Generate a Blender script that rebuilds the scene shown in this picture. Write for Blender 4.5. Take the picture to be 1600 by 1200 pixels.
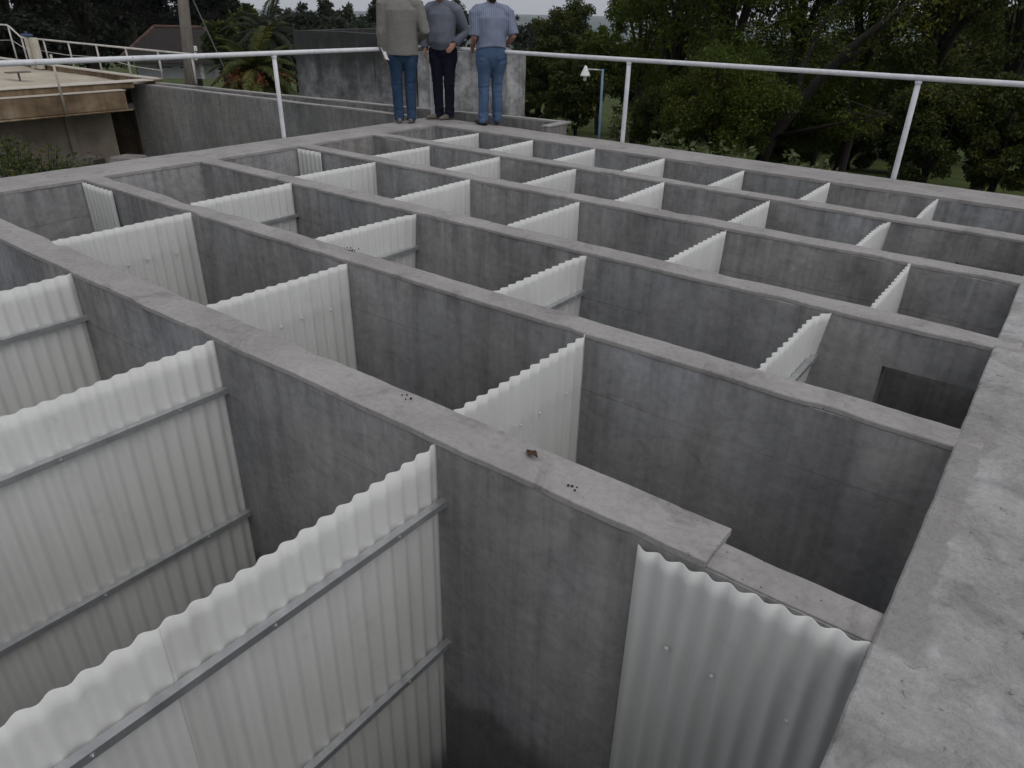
import bpy, bmesh, math, random
import numpy as np
from mathutils import Vector, Matrix, noise

random.seed(7); RNG = np.random.default_rng(11)
R = math.radians
for o in list(bpy.data.objects): bpy.data.objects.remove(o)
SC = bpy.context.scene
COL = SC.collection

# ------------------------------------------------------------------ camera
EYE = Vector((0, 0, 1.58))
FPX, PITCH, ROLL, YAW = 1117.976, R(27.8632), R(1.1820), R(-36.9812)
fw = Vector((math.sin(YAW)*math.cos(PITCH), math.cos(YAW)*math.cos(PITCH), -math.sin(PITCH)))
r0 = Vector((math.cos(YAW), -math.sin(YAW), 0)); u0 = r0.cross(fw)
rt = r0*math.cos(ROLL)+u0*math.sin(ROLL); up = -r0*math.sin(ROLL)+u0*math.cos(ROLL)
cam_d = bpy.data.cameras.new('camera'); cam = bpy.data.objects.new('camera', cam_d); COL.objects.link(cam)
m = Matrix((rt, up, -fw)).transposed().to_4x4(); m.translation = EYE
cam.matrix_world = m
cam_d.sensor_width = 36; cam_d.sensor_fit = 'HORIZONTAL'; cam_d.lens = FPX/1600*36
cam_d.clip_start = 0.05; cam_d.clip_end = 20000
SC.camera = cam

def ray(px, py): return fw + rt*((px-800)/FPX) - up*((py-600)/FPX)
def at(px, py, z=None, x=None, y=None, d=None):
    v = ray(px, py)
    if d is not None: t = d/math.hypot(v.x, v.y)
    elif x is not None: t = x/v.x
    elif y is not None: t = y/v.y
    else: t = (z-EYE.z)/v.z
    return EYE + v*t

# ------------------------------------------------------------------ object helpers
def tag(o, label=None, cat=None, group=None, kind=None):
    if label: o['label'] = label
    if cat: o['category'] = cat
    if group: o['group'] = group
    if kind: o['kind'] = kind
    return o
def empty(name, loc, label, cat, group=None, rz=0):
    o = bpy.data.objects.new(name, None); COL.objects.link(o)
    o.location = loc; o.rotation_euler = (0, 0, rz); o.empty_display_size = .1
    return tag(o, label, cat, group)

class MB:
    def __init__(s): s.v = []; s.f = []; s.m = []
    def add(s, vs, fs, mi=0):
        b = len(s.v); s.v += [tuple(v) for v in vs]
        for f in fs: s.f.append([b+i for i in f]); s.m.append(mi)
        return s
    def box(s, a, b, mi=0):
        x0, y0, z0 = a; x1, y1, z1 = b
        return s.add([(x0,y0,z0),(x1,y0,z0),(x1,y1,z0),(x0,y1,z0),(x0,y0,z1),(x1,y0,z1),(x1,y1,z1),(x0,y1,z1)],
                     [(3,2,1,0),(4,5,6,7),(0,1,5,4),(1,2,6,5),(2,3,7,6),(3,0,4,7)], mi)
    def obox(s, c, ax, ay, az, mi=0):
        c, ax, ay, az = Vector(c), Vector(ax), Vector(ay), Vector(az)
        vs = [c+ax*i+ay*j+az*k for k in (-1,1) for i, j in ((-1,-1),(1,-1),(1,1),(-1,1))]
        return s.add(vs, [(3,2,1,0),(4,5,6,7),(0,1,5,4),(1,2,6,5),(2,3,7,6),(3,0,4,7)], mi)
    def tube(s, pts, rad, n=10, mi=0, cap=True, flat=None, round_caps=False):
        # pts list of vectors, rad list of r or (rx, ry); rx is measured along the reference side
        pts = [Vector(p) for p in pts]
        rad = [r if isinstance(r, (tuple, list)) else (r, r) for r in rad]
        if round_caps:
            d0 = (pts[0]-pts[1]).normalized(); d1 = (pts[-1]-pts[-2]).normalized()
            a, b = rad[0], rad[-1]; ma = min(a); mb_ = min(b)
            pts = [pts[0]+d0*ma, pts[0]+d0*ma*.75]+pts+[pts[-1]+d1*mb_*.75, pts[-1]+d1*mb_]
            rad = [(a[0]*.2, a[1]*.2), (a[0]*.66, a[1]*.66)]+rad+[(b[0]*.66, b[1]*.66), (b[0]*.2, b[1]*.2)]
        base = len(s.v); prev = Vector(flat) if flat else None
        for i, p in enumerate(pts):
            t = (pts[min(i+1, len(pts)-1)]-pts[max(i-1, 0)]).normalized()
            ref = prev if prev is not None else (Vector((1,0,0)) if abs(t.x) < .8 else Vector((0,1,0)))
            sx = (ref - t*ref.dot(t))
            sx = sx.normalized() if sx.length > 1e-5 else t.orthogonal().normalized()
            if not flat: prev = sx
            sy = t.cross(sx)
            for k in range(n):
                a = 2*math.pi*k/n
                s.v.append(tuple(p+sx*(math.cos(a)*rad[i][0])+sy*(math.sin(a)*rad[i][1])))
        for i in range(len(pts)-1):
            for k in range(n):
                a = base+i*n+k; b = base+i*n+(k+1) % n
                s.f.append([a, b, b+n, a+n]); s.m.append(mi)
        if cap:
            s.f.append([base+k for k in range(n-1, -1, -1)]); s.m.append(mi)
            e = base+(len(pts)-1)*n; s.f.append([e+k for k in range(n)]); s.m.append(mi)
        return s
    def ell(s, c, r, rot=None, nu=14, nv=9, mi=0):
        c = Vector(c); base = len(s.v)
        def P(v):
            v = Vector(v)
            if rot is not None: v = rot @ v
            return tuple(c+v)
        s.v.append(P((0,0,-r[2])))
        for j in range(1, nv):
            th = -math.pi/2+math.pi*j/nv
            for i in range(nu):
                a = 2*math.pi*i/nu
                s.v.append(P((r[0]*math.cos(th)*math.cos(a), r[1]*math.cos(th)*math.sin(a), r[2]*math.sin(th))))
        s.v.append(P((0,0,r[2]))); top = len(s.v)-1
        for i in range(nu):
            s.f.append([base, base+1+(i+1) % nu, base+1+i]); s.m.append(mi)
            e = base+1+(nv-2)*nu
            s.f.append([e+i, e+(i+1) % nu, top]); s.m.append(mi)
        for j in range(nv-2):
            for i in range(nu):
                a = base+1+j*nu+i; b = base+1+j*nu+(i+1) % nu
                s.f.append([a, b, b+nu, a+nu]); s.m.append(mi)
        return s
    def build(s, name, mats, parent=None, smooth=False, loc=None, bevel=0, kind=None, seg=2):
        me = bpy.data.meshes.new(name); me.from_pydata(s.v, [], s.f)
        for mt in (mats if isinstance(mats, (list, tuple)) else [mats]): me.materials.append(mt)
        if any(s.m): me.polygons.foreach_set('material_index', s.m)
        if smooth: me.polygons.foreach_set('use_smooth', [True]*len(me.polygons))
        me.update()
        o = bpy.data.objects.new(name, me); COL.objects.link(o)
        if parent is not None: o.parent = parent
        if loc is not None: o.location = loc
        if bevel:
            b = o.modifiers.new('bevel', 'BEVEL'); b.width = bevel; b.segments = seg; b.limit_method = 'ANGLE'; b.angle_limit = R(40)
        if kind: o['kind'] = kind
        return o

def remeshed(mb, voxel, name, mat, parent, smooth_it=4, wrinkle=None):
    me = bpy.data.meshes.new(name+'_raw'); me.from_pydata(mb.v, [], mb.f); me.update()
    bm = bmesh.new(); bm.from_mesh(me); bmesh.ops.recalc_face_normals(bm, faces=bm.faces); bm.to_mesh(me); bm.free()
    t_ = bpy.data.objects.new('tmp', me); COL.objects.link(t_)
    r_ = t_.modifiers.new('r', 'REMESH'); r_.mode = 'VOXEL'; r_.voxel_size = voxel
    s_ = t_.modifiers.new('s', 'SMOOTH'); s_.iterations = smooth_it; s_.factor = .5
    dg = bpy.context.evaluated_depsgraph_get(); dg.update()
    out = bpy.data.meshes.new_from_object(t_.evaluated_get(dg)); out.name = name
    bpy.data.objects.remove(t_); bpy.data.meshes.remove(me)
    if wrinkle:
        for v in out.vertices: v.co += v.normal*wrinkle(v.co)
    out.materials.clear(); out.materials.append(mat)
    out.polygons.foreach_set('use_smooth', [True]*len(out.polygons)); out.update()
    o = bpy.data.objects.new(name, out); COL.objects.link(o)
    if parent is not None: o.parent = parent
    return o
def nz(p, sc, seed=0): return noise.noise(Vector(p)*sc+Vector((seed*3.7, seed*1.9, seed*5.3)))

# ------------------------------------------------------------------ materials
class NT:
    def __init__(s, name):
        s.mat = bpy.data.materials.new(name); s.mat.use_nodes = True; s.t = s.mat.node_tree; s.t.nodes.clear()
        s.out = s.n('ShaderNodeOutputMaterial'); s.b = s.n('ShaderNodeBsdfPrincipled')
        s.t.links.new(s.b.outputs[0], s.out.inputs['Surface'])
        s.geo = s.n('ShaderNodeNewGeometry')
    def n(s, ty, **kw):
        o = s.t.nodes.new(ty)
        for k, v in kw.items(): setattr(o, k, v)
        return o
    def l(s, a, b): s.t.links.new(a, b)
    def put(s, sock, v):
        if isinstance(v, bpy.types.NodeSocket): s.l(v, sock)
        else: sock.default_value = v
    def pos(s, scale=(1,1,1)):
        mp = s.n('ShaderNodeMapping'); mp.inputs['Scale'].default_value = scale
        s.l(s.geo.outputs['Position'], mp.inputs['Vector']); return mp.outputs[0]
    def noise(s, scale, detail=6, rough=.6, vec=None, stretch=(1,1,1), dist=0):
        t = s.n('ShaderNodeTexNoise'); t.inputs['Scale'].default_value = scale; t.inputs['Detail'].default_value = detail
        t.inputs['Roughness'].default_value = rough; t.inputs['Distortion'].default_value = dist
        s.l(vec if vec is not None else s.pos(stretch), t.inputs['Vector']); return t.outputs['Fac']
    def ramp(s, fac, stops, interp='LINEAR'):
        r = s.n('ShaderNodeValToRGB'); e = r.color_ramp.elements; r.color_ramp.interpolation = interp
        while len(e) < len(stops): e.new(.5)
        for q, (p, c) in zip(e, stops):
            q.position = p; q.color = (c, c, c, 1) if isinstance(c, (int, float)) else tuple(c)+(1,)
        s.l(fac, r.inputs[0]); return r.outputs[0]
    def mix(s, fac, a, b, mode='MIX'):
        x = s.n('ShaderNodeMix', data_type='RGBA', blend_type=mode)
        s.put(x.inputs[0], fac)
        for i, v in ((6, a), (7, b)):
            if isinstance(v, bpy.types.NodeSocket): s.l(v, x.inputs[i])
            else: x.inputs[i].default_value = (v, v, v, 1) if isinstance(v, (int, float)) else tuple(v)+(1,)
        return x.outputs[2]
    def mul(s, a, b): return s.mix(1.0, a, b, 'MULTIPLY')
    def math(s, op, a, b=0.0):
        x = s.n('ShaderNodeMath', operation=op); s.put(x.inputs[0], a); s.put(x.inputs[1], b); return x.outputs[0]
    def sep(s, i):
        x = s.n('ShaderNodeSeparateXYZ'); s.l(s.geo.outputs['Position'], x.inputs[0]); return x.outputs[i]
    def bump(s, h, strength=.3, dist=.01):
        b = s.n('ShaderNodeBump'); b.inputs['Strength'].default_value = strength; b.inputs['Distance'].default_value = dist
        s.l(h, b.inputs['Height']); s.l(b.outputs[0], s.b.inputs['Normal'])
    def fin(s, color, rough=.8, metal=0, spec=.3):
        s.put(s.b.inputs['Base Color'], color if isinstance(color, bpy.types.NodeSocket) else tuple(color)+(1,))
        s.put(s.b.inputs['Roughness'], rough); s.b.inputs['Metallic'].default_value = metal
        s.b.inputs['Specular IOR Level'].default_value = spec
        return s.mat

def m_simple(name, c, rough=.7, metal=0, var=.25, scale=6, spec=.3, bump=0, stretch=(1,1,1)):
    t = NT(name); f = t.noise(scale, 5, .6, stretch=stretch)
    lo = tuple(x*(1-var) for x in c); hi = tuple(min(1, x*(1+var)) for x in c)
    col = t.ramp(f, [(.3, lo), (.7, hi)])
    if bump: t.bump(t.noise(scale*8, 4), bump, .01)
    return t.fin(col, rough, metal, spec)

def m_render(name='cement_render', base=1.0, tint=(1,1,1)):
    t = NT(name)
    big = t.ramp(t.noise(1.15, 5, .62, stretch=(1,1,.55), dist=.4), [(.27, .19*base), (.46, .265*base), (.60, .325*base), (.76, .41*base)])
    fine = t.ramp(t.noise(22, 8, .7), [(.2, .72), (.5, .98), (.85, 1.2)])
    stk = t.ramp(t.noise(1.0, 6, .65, stretch=(11, 11, .5)), [(.3, .74), (.55, 1.0), (.8, 1.12)])
    trow = t.ramp(t.noise(5, 4, .6, stretch=(1, 1, 1.6), dist=1.2), [(.33, .87), (.5, 1.0), (.72, 1.10)])
    c = t.mul(t.mul(t.mul(big, fine), stk), trow)
    c = t.mul(c, t.ramp(t.noise(.8, 4, .6, stretch=(1,1,.8)), [(.36, (1.03,1.0,.965)), (.62, (.99,1.0,1.025))]))
    # dark casting line about a third of a metre below the top, broken up
    z = t.sep(2)
    wob = t.math('MULTIPLY', t.math('SUBTRACT', t.noise(1.2, 3, .5), .5), .03)
    dz = t.math('ABSOLUTE', t.math('ADD', t.math('ADD', z, wob), .36))
    line = t.math('LESS_THAN', dz, .004)
    gate = t.ramp(t.noise(.7, 3, .5), [(.42, 0.0), (.52, 1.0)])
    c = t.mix(t.math('MULTIPLY', t.math('MULTIPLY', line, gate), .38), c, t.mul(c, .35))
    # dark drip marks right below the capping
    drip = t.math('MULTIPLY', t.ramp(t.noise(1, 4, .6, stretch=(9, 9, 1.1)), [(.45, 0.0), (.66, .8)]),
                  t.ramp(t.math('ADD', z, .30), [(.0, 0.0), (.28, 1.0)]))
    c = t.mix(drip, c, t.mul(c, .55))
    # damp lower zone with a ragged tide line
    tide = t.math('ADD', z, t.math('MULTIPLY', t.noise(1.5, 6, .65, dist=.6), .62))
    mrw = t.n('ShaderNodeMapRange', interpolation_type='SMOOTHSTEP'); t.l(tide, mrw.inputs[0]); mrw.inputs[1].default_value = -1.12; mrw.inputs[2].default_value = -1.30
    wet = t.math('MULTIPLY', mrw.outputs[0], .7)
    c = t.mix(wet, c, t.mul(c, .34))
    c = t.mul(c, tint)
    t.bump(t.noise(48, 8, .7), .35, .006)
    return t.fin(c, t.mix(wet, .82, .5), 0, .25)

def m_screed():
    t = NT('cement_screed')
    big = t.ramp(t.noise(1.7, 6, .65), [(.25, (.222,.211,.203)), (.5, (.302,.289,.279)), (.75, (.366,.352,.341))])
    fine = t.ramp(t.noise(30, 8, .7), [(.25, .78), (.55, 1.0), (.85, 1.12)])
    spk = t.ramp(t.noise(70, 2, .5), [(.24, .35), (.31, 1.0)])
    edge = t.ramp(t.noise(4.5, 7, .7, dist=.8), [(.28, .66), (.46, 1.0), (.8, 1.06)])
    c = t.mul(t.mul(t.mul(big, fine), spk), edge)
    t.bump(t.noise(40, 8, .7), .3, .006)
    return t.fin(c, .85, 0, .2)

def m_slab():
    t = NT('rough_slab_concrete')
    big = t.ramp(t.noise(1.6, 7, .7, dist=.5), [(.25, (.25,.241,.232)), (.46, (.35,.341,.332)), (.58, (.44,.435,.43)), (.76, (.56,.555,.55))])
    patch = t.ramp(t.noise(4.2, 8, .72, dist=.8), [(.3, .62), (.5, 1.0), (.75, 1.22)])
    fine = t.ramp(t.noise(38, 8, .75), [(.2, .68), (.5, 1.0), (.85, 1.15)])
    spk = t.ramp(t.noise(26, 3, .55, dist=.6), [(.25, .34), (.31, .75), (.36, 1.0)])
    c = t.mul(t.mul(t.mul(big, patch), fine), spk)
    rust = t.ramp(t.noise(3.0, 4, .6), [(.70, 0.0), (.76, .55)])
    c = t.mix(rust, c, (.20, .15, .12))
    # smoother grey mortar trowelled along the pit edge of one trough and round the wall ends
    x = t.sep(0); y = t.sep(1)
    jit = t.math('MULTIPLY', t.math('SUBTRACT', t.noise(4.5, 7, .7), .5), .09)
    def smooth(v, a, b):
        r = t.n('ShaderNodeMapRange', interpolation_type='SMOOTHSTEP'); t.l(v, r.inputs[0]); r.inputs[1].default_value = a; r.inputs[2].default_value = b; return r.outputs[0]
    strip = t.math('MULTIPLY', smooth(t.math('ADD', x, jit), .06, .045), t.math('MULTIPLY', smooth(t.math('ADD', y, jit), 1.86, 1.92), smooth(t.math('ADD', y, jit), 3.5, 3.4)))
    tot = strip
    for yc in (1.90, 3.22, 4.48, 5.81, 7.05):
        dy = t.math('ABSOLUTE', t.math('ADD', t.math('SUBTRACT', y, yc), t.math('MULTIPLY', jit, .6)))
        tot = t.math('MAXIMUM', tot, t.math('MULTIPLY', smooth(dy, .13, .10), smooth(t.math('ADD', x, jit), .10, .06)))
    mort = t.mul(t.ramp(t.noise(6, 5, .6), [(.3, (.27,.26,.252)), (.7, (.35,.338,.328))]), fine)
    c = t.mix(t.math('MULTIPLY', tot, .85), c, mort)
    h = t.mix(.5, t.noise(9, 8, .7), t.noise(60, 6, .7))
    t.bump(h, 1.0, .03)
    return t.fin(c, .9, 0, .15)

def m_sheet():
    t = NT('white_fibre_sheet')
    c = t.ramp(t.noise(1.3, 5, .6, stretch=(1,1,.6)), [(.3, (.815,.817,.80)), (.7, (.875,.877,.86))])
    stk = t.ramp(t.noise(1.0, 5, .6, stretch=(16,16,.7)), [(.3, .95), (.6, 1.0)])
    grime = t.ramp(t.noise(7, 7, .7), [(.25, .90), (.42, 1.0)])
    c = t.mul(t.mul(c, stk), grime)
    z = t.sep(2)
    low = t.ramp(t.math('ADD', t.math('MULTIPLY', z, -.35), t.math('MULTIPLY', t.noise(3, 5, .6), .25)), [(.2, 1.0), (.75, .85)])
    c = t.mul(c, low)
    t.fin(c, .42, 0, .35)
    tr = t.n('ShaderNodeBsdfTranslucent'); t.l(c, tr.inputs['Color'])
    mx = t.n('ShaderNodeMixShader'); mx.inputs[0].default_value = .40
    t.l(t.b.outputs[0], mx.inputs[1]); t.l(tr.outputs[0], mx.inputs[2]); t.l(mx.outputs[0], t.out.inputs['Surface'])
    return t.mat

def m_leaf(name, dark, mid, warm, warm_at=.66, scale=.55, trans=.35):
    t = NT(name)
    rnd = t.geo.outputs['Random Per Island']
    c = t.mix(rnd, dark, mid)
    f = t.math('ADD', t.noise(scale, 4, .6), t.math('MULTIPLY', t.math('SUBTRACT', rnd, .5), .22))
    c = t.mix(t.ramp(f, [(warm_at-.06, 0.0), (warm_at+.06, 1.0)]), c, warm)
    t.fin(c, .6, 0, .2)
    tr = t.n('ShaderNodeBsdfTranslucent'); t.l(c, tr.inputs['Color'])
    mx = t.n('ShaderNodeMixShader'); mx.inputs[0].default_value = trans
    t.l(t.b.outputs[0], mx.inputs[1]); t.l(tr.outputs[0], mx.inputs[2]); t.l(mx.outputs[0], t.out.inputs['Surface'])
    return t.mat

def m_stained(name, dark, light, tide):
    t = NT(name); z = t.sep(2)
    base = t.ramp(t.noise(2.6, 8, .74, dist=.15), [(.3, light*.28), (.45, light*.5), (.56, light*.85), (.68, light*1.12)])
    stk = t.ramp(t.noise(1, 7, .7, stretch=(5,5,.3)), [(.30, .70), (.5, 1.0), (.8, 1.08)])
    blot = t.math('MULTIPLY', t.math('SUBTRACT', t.noise(1.1, 7, .68, stretch=(1,1,.8), dist=.2), .5), 1.3)
    run = t.math('MULTIPLY', t.math('SUBTRACT', t.noise(1, 5, .6, stretch=(4,4,.15)), .5), .8)
    hgt = t.math('ADD', z, t.math('ADD', blot, run))
    mr = t.n('ShaderNodeMapRange', interpolation_type='SMOOTHSTEP'); t.l(hgt, mr.inputs[0]); mr.inputs[1].default_value = tide[0]; mr.inputs[2].default_value = tide[1]
    c = t.mix(t.math('MULTIPLY', mr.outputs[0], .92), t.mul(base, stk), t.mul((dark, dark*1.02, dark*1.02), t.ramp(t.noise(3, 6, .7, stretch=(3,3,.5)), [(.3, .6), (.7, 1.6)])))
    drip = t.ramp(t.noise(1, 6, .7, stretch=(9,9,.35), dist=.3), [(.64, 0.0), (.70, .8)])
    c = t.mix(drip, c, (.03,.03,.028))
    t.bump(t.noise(18, 7, .7), .5, .02)
    return t.fin(c, .9, 0, .15)

def m_rust():
    t = NT('brown_stained_concrete')
    c = t.ramp(t.noise(1.1, 6, .65, stretch=(1,1,2.5), dist=.5), [(.27, (.095,.066,.04)), (.5, (.20,.142,.088)), (.68, (.29,.225,.155)), (.82, (.37,.31,.24))])
    stk = t.ramp(t.noise(1, 6, .65, stretch=(6,6,.6)), [(.3, .55), (.6, 1.05)])
    t.bump(t.noise(20, 6), .4, .01)
    return t.fin(t.mul(c, stk), .85, 0, .2)

def m_metal():
    t = NT('galvanised_steel')
    c = t.ramp(t.noise(9, 6, .65), [(.3, (.42,.43,.45)), (.6, (.58,.59,.61)), (.8, (.68,.69,.70))])
    spl = t.ramp(t.noise(14, 3, .5, dist=.5), [(.69, 0.0), (.72, .75)])
    c = t.mix(spl, c, (.55,.55,.54))
    return t.fin(c, .36, .75, .4)

def m_white_paint():
    t = NT('white_painted_pipe')
    c = t.ramp(t.noise(8, 6, .65), [(.3, (.52,.54,.57)), (.6, (.66,.67,.69))])
    chip = t.ramp(t.noise(11, 5, .6, dist=.4), [(.66, 0.0), (.70, 1.0)])
    c = t.mix(chip, c, (.26,.19,.14))
    return t.fin(c, .5, 0, .4)

def m_stripe():
    t = NT('blue_striped_cloth')
    tc = t.n('ShaderNodeTexCoord'); sp = t.n('ShaderNodeSeparateXYZ'); t.l(tc.outputs['Object'], sp.inputs[0])
    w = t.math('FRACT', t.math('MULTIPLY', sp.outputs[0], 36.0)); s1 = t.math('LESS_THAN', w, .28)
    w2 = t.math('FRACT', t.math('MULTIPLY', sp.outputs[2], 30.0)); s2 = t.math('LESS_THAN', w2, .22)
    c = t.mix(s1, (.205,.235,.315), (.145,.165,.24))
    c = t.mul(c, t.ramp(t.noise(9, 4), [(.3, .85), (.7, 1.1)]))
    return t.fin(c, .9, 0, .1)

def m_jeans(name, a, b):
    t = NT(name)
    c = t.ramp(t.noise(5, 5, .6, stretch=(1,1,.6)), [(.3, a), (.7, b)])
    c = t.mul(c, t.ramp(t.noise(160, 3, .6), [(.3, .8), (.7, 1.15)]))
    t.bump(t.noise(30, 4), .2, .004)
    return t.fin(c, .92, 0, .1)

M_RENDER = m_render(); M_SCREED = m_screed(); M_SLAB = m_slab(); M_SHEET = m_sheet(); M_METAL = m_metal(); M_WPAINT = m_white_paint()
M_ZINC = m_simple('zinc_washer', (.60,.61,.62), .45, var=.1)
M_CHAN = m_render('channel_concrete', .78, (1.0, .985, .96))
M_STAIN = m_stained('weathered_tank_concrete', .03, .38, (-.45, .75)); M_STAIN2 = m_stained('pale_weathered_concrete', .08, .48, (.55, 1.2))
M_RUST = m_rust()
M_EARTHW = m_simple('earth_stained_concrete', (.25,.21,.175), .95, var=.35, scale=1.6, bump=.4)
M_SAND = m_simple('pale_dry_sediment', (.39,.345,.275), .95, var=.18, scale=1.5, bump=.3)
M_CREAM = m_simple('cream_paint', (.46,.42,.36), .6, var=.2, scale=7)
M_DULLW = m_simple('dull_white_paint', (.50,.48,.45), .6, var=.2, scale=7)
M_BLUE = m_simple('blue_paint', (.17,.27,.39), .5, var=.2)
M_CAPB = m_simple('dark_blue_paint', (.05,.07,.15), .5)
M_POLE = m_simple('weathered_pole_wood', (.135,.12,.105), .9, var=.3, scale=3, stretch=(6,6,.4))
M_TILE = m_simple('dark_roof_tiles', (.024,.021,.019), .9, var=.5, scale=9)
M_RIDGE = m_simple('orange_ridge_tiles', (.085,.05,.04), .85, var=.5, scale=4)
M_HWALL = m_simple('whitewashed_wall', (.42,.42,.44), .8, var=.15, scale=1.5)
M_DARK = m_simple('dark_opening', (.02,.02,.02), .8)
M_BARK = m_simple('bark', (.022,.019,.016), .95, var=.4, scale=5, stretch=(3,3,.6))
M_EARTH = m_simple('dark_earth', (.06,.05,.04), .95, var=.4, scale=4, bump=.5)
M_RUBBLE = m_simple('broken_concrete', (.15,.135,.125), .9, var=.35, scale=5, bump=.4)
M_GLASSW = m_simple('white_enamel', (.78,.78,.76), .4)
M_WIRE = m_simple('cable_black', (.09,.09,.09), .6)
M_SKIN = m_simple('skin', (.36,.19,.13), .55, var=.12, scale=9)
M_CARD = m_simple('olive_grey_knit', (.178,.173,.160), .95, var=.1, scale=40, bump=.25)
M_SHIRTB = m_simple('slate_blue_cloth', (.12,.132,.165), .9, var=.12, scale=9)
M_STRIPE = m_stripe()
M_JEANA = m_jeans('indigo_denim', (.02,.042,.085), (.042,.075,.13))
M_NAVY = m_jeans('navy_cloth', (.008,.01,.02), (.016,.018,.033))
M_JEANC = m_jeans('faded_denim', (.05,.088,.16), (.09,.14,.235))
M_SHOE = m_simple('brown_grey_suede', (.15,.13,.115), .9, var=.2, scale=20)
M_SHOEB = m_simple('dark_leather', (.025,.023,.025), .5, var=.2)
M_HAIRG = m_simple('grey_hair', (.22,.21,.20), .8, var=.3, scale=40); M_HAIRD = m_simple('dark_hair', (.03,.025,.022), .7, var=.3, scale=40)
M_PAPER = m_simple('white_paper', (.75,.75,.77), .8, var=.05)
M_DRYLEAF = m_simple('dry_brown_leaf', (.085,.055,.035), .9, var=.4, scale=60)
M_CRUMB = m_simple('dark_dirt', (.035,.03,.025), .95)
M_FRUIT = m_simple('orange_dates', (.20,.08,.03), .7, var=.4, scale=12)
M_EYE = m_simple('eye_dark', (.03,.02,.02), .3)
LEAF_R = m_leaf('feathery_leaves', (.030,.050,.007), (.078,.108,.013), (.15,.135,.02), .65, .6)
LEAF_R2 = m_leaf('dark_green_leaves', (.022,.034,.008), (.060,.078,.014), (.12,.115,.02), .66, .6)
LEAF_L = m_leaf('dark_conifer_leaves', (.010,.013,.009), (.022,.027,.016), (.04,.042,.022), .72, .2)
LEAF_F = m_leaf('far_grey_green_leaves', (.028,.038,.027), (.055,.066,.044), (.095,.09,.045), .68, .15)
LEAF_G = m_leaf('bright_weed_leaves', (.035,.055,.015), (.075,.10,.025), (.16,.12,.03), .62, 1.2)
LEAF_P = m_leaf('palm_leaflets', (.035,.05,.014), (.095,.11,.035), (.19,.17,.05), .58, .8)
LEAF_W = m_leaf('pale_shrub_leaves', (.07,.09,.035), (.16,.19,.085), (.22,.24,.14), .6, .8)

# ------------------------------------------------------------------ the flocculation tank
WY = {'A': (1.82, 2.023), 'B': (3.138, 3.305), 'C': (4.392, 4.575), 'D': (5.72, 5.90), 'E': (6.964, 7.14), 'F': (8.203, 8.80)}
XL, XR, ZB, CAP = -7.694, -.046, -2.6, .036

def plate(mb, xs, zs, y0, y1, hole=None):
    """a wall in the x-z plane, as grid cells, with an optional rectangular opening"""
    nx, nzz = len(xs), len(zs); b = len(mb.v)
    for y in (y0, y1):
        for z in zs:
            for x in xs: mb.v.append((x, y, z))
    I = lambda s, i, k: b+s*nx*nzz+k*nx+i
    def solid(i, k):
        if i < 0 or k < 0 or i >= nx-1 or k >= nzz-1: return False
        if hole is None: return True
        cx, cz = (xs[i]+xs[i+1])/2, (zs[k]+zs[k+1])/2
        return not (hole[0] < cx < hole[1] and hole[2] < cz < hole[3])
    for i in range(nx-1):
        for k in range(nzz-1):
            if not solid(i, k): continue
            F = [[I(0,i,k), I(0,i+1,k), I(0,i+1,k+1), I(0,i,k+1)], [I(1,i,k), I(1,i,k+1), I(1,i+1,k+1), I(1,i+1,k)]]
            if not solid(i-1, k): F.append([I(0,i,k), I(0,i,k+1), I(1,i,k+1), I(1,i,k)])
            if not solid(i+1, k): F.append([I(0,i+1,k), I(1,i+1,k), I(1,i+1,k+1), I(0,i+1,k+1)])
            if not solid(i, k-1): F.append([I(0,i,k), I(1,i,k), I(1,i+1,k), I(0,i+1,k)])
            if not solid(i, k+1): F.append([I(0,i,k+1), I(0,i+1,k+1), I(1,i+1,k+1), I(1,i,k+1)])
            for f in F: mb.f.append(f); mb.m.append(0)

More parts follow.
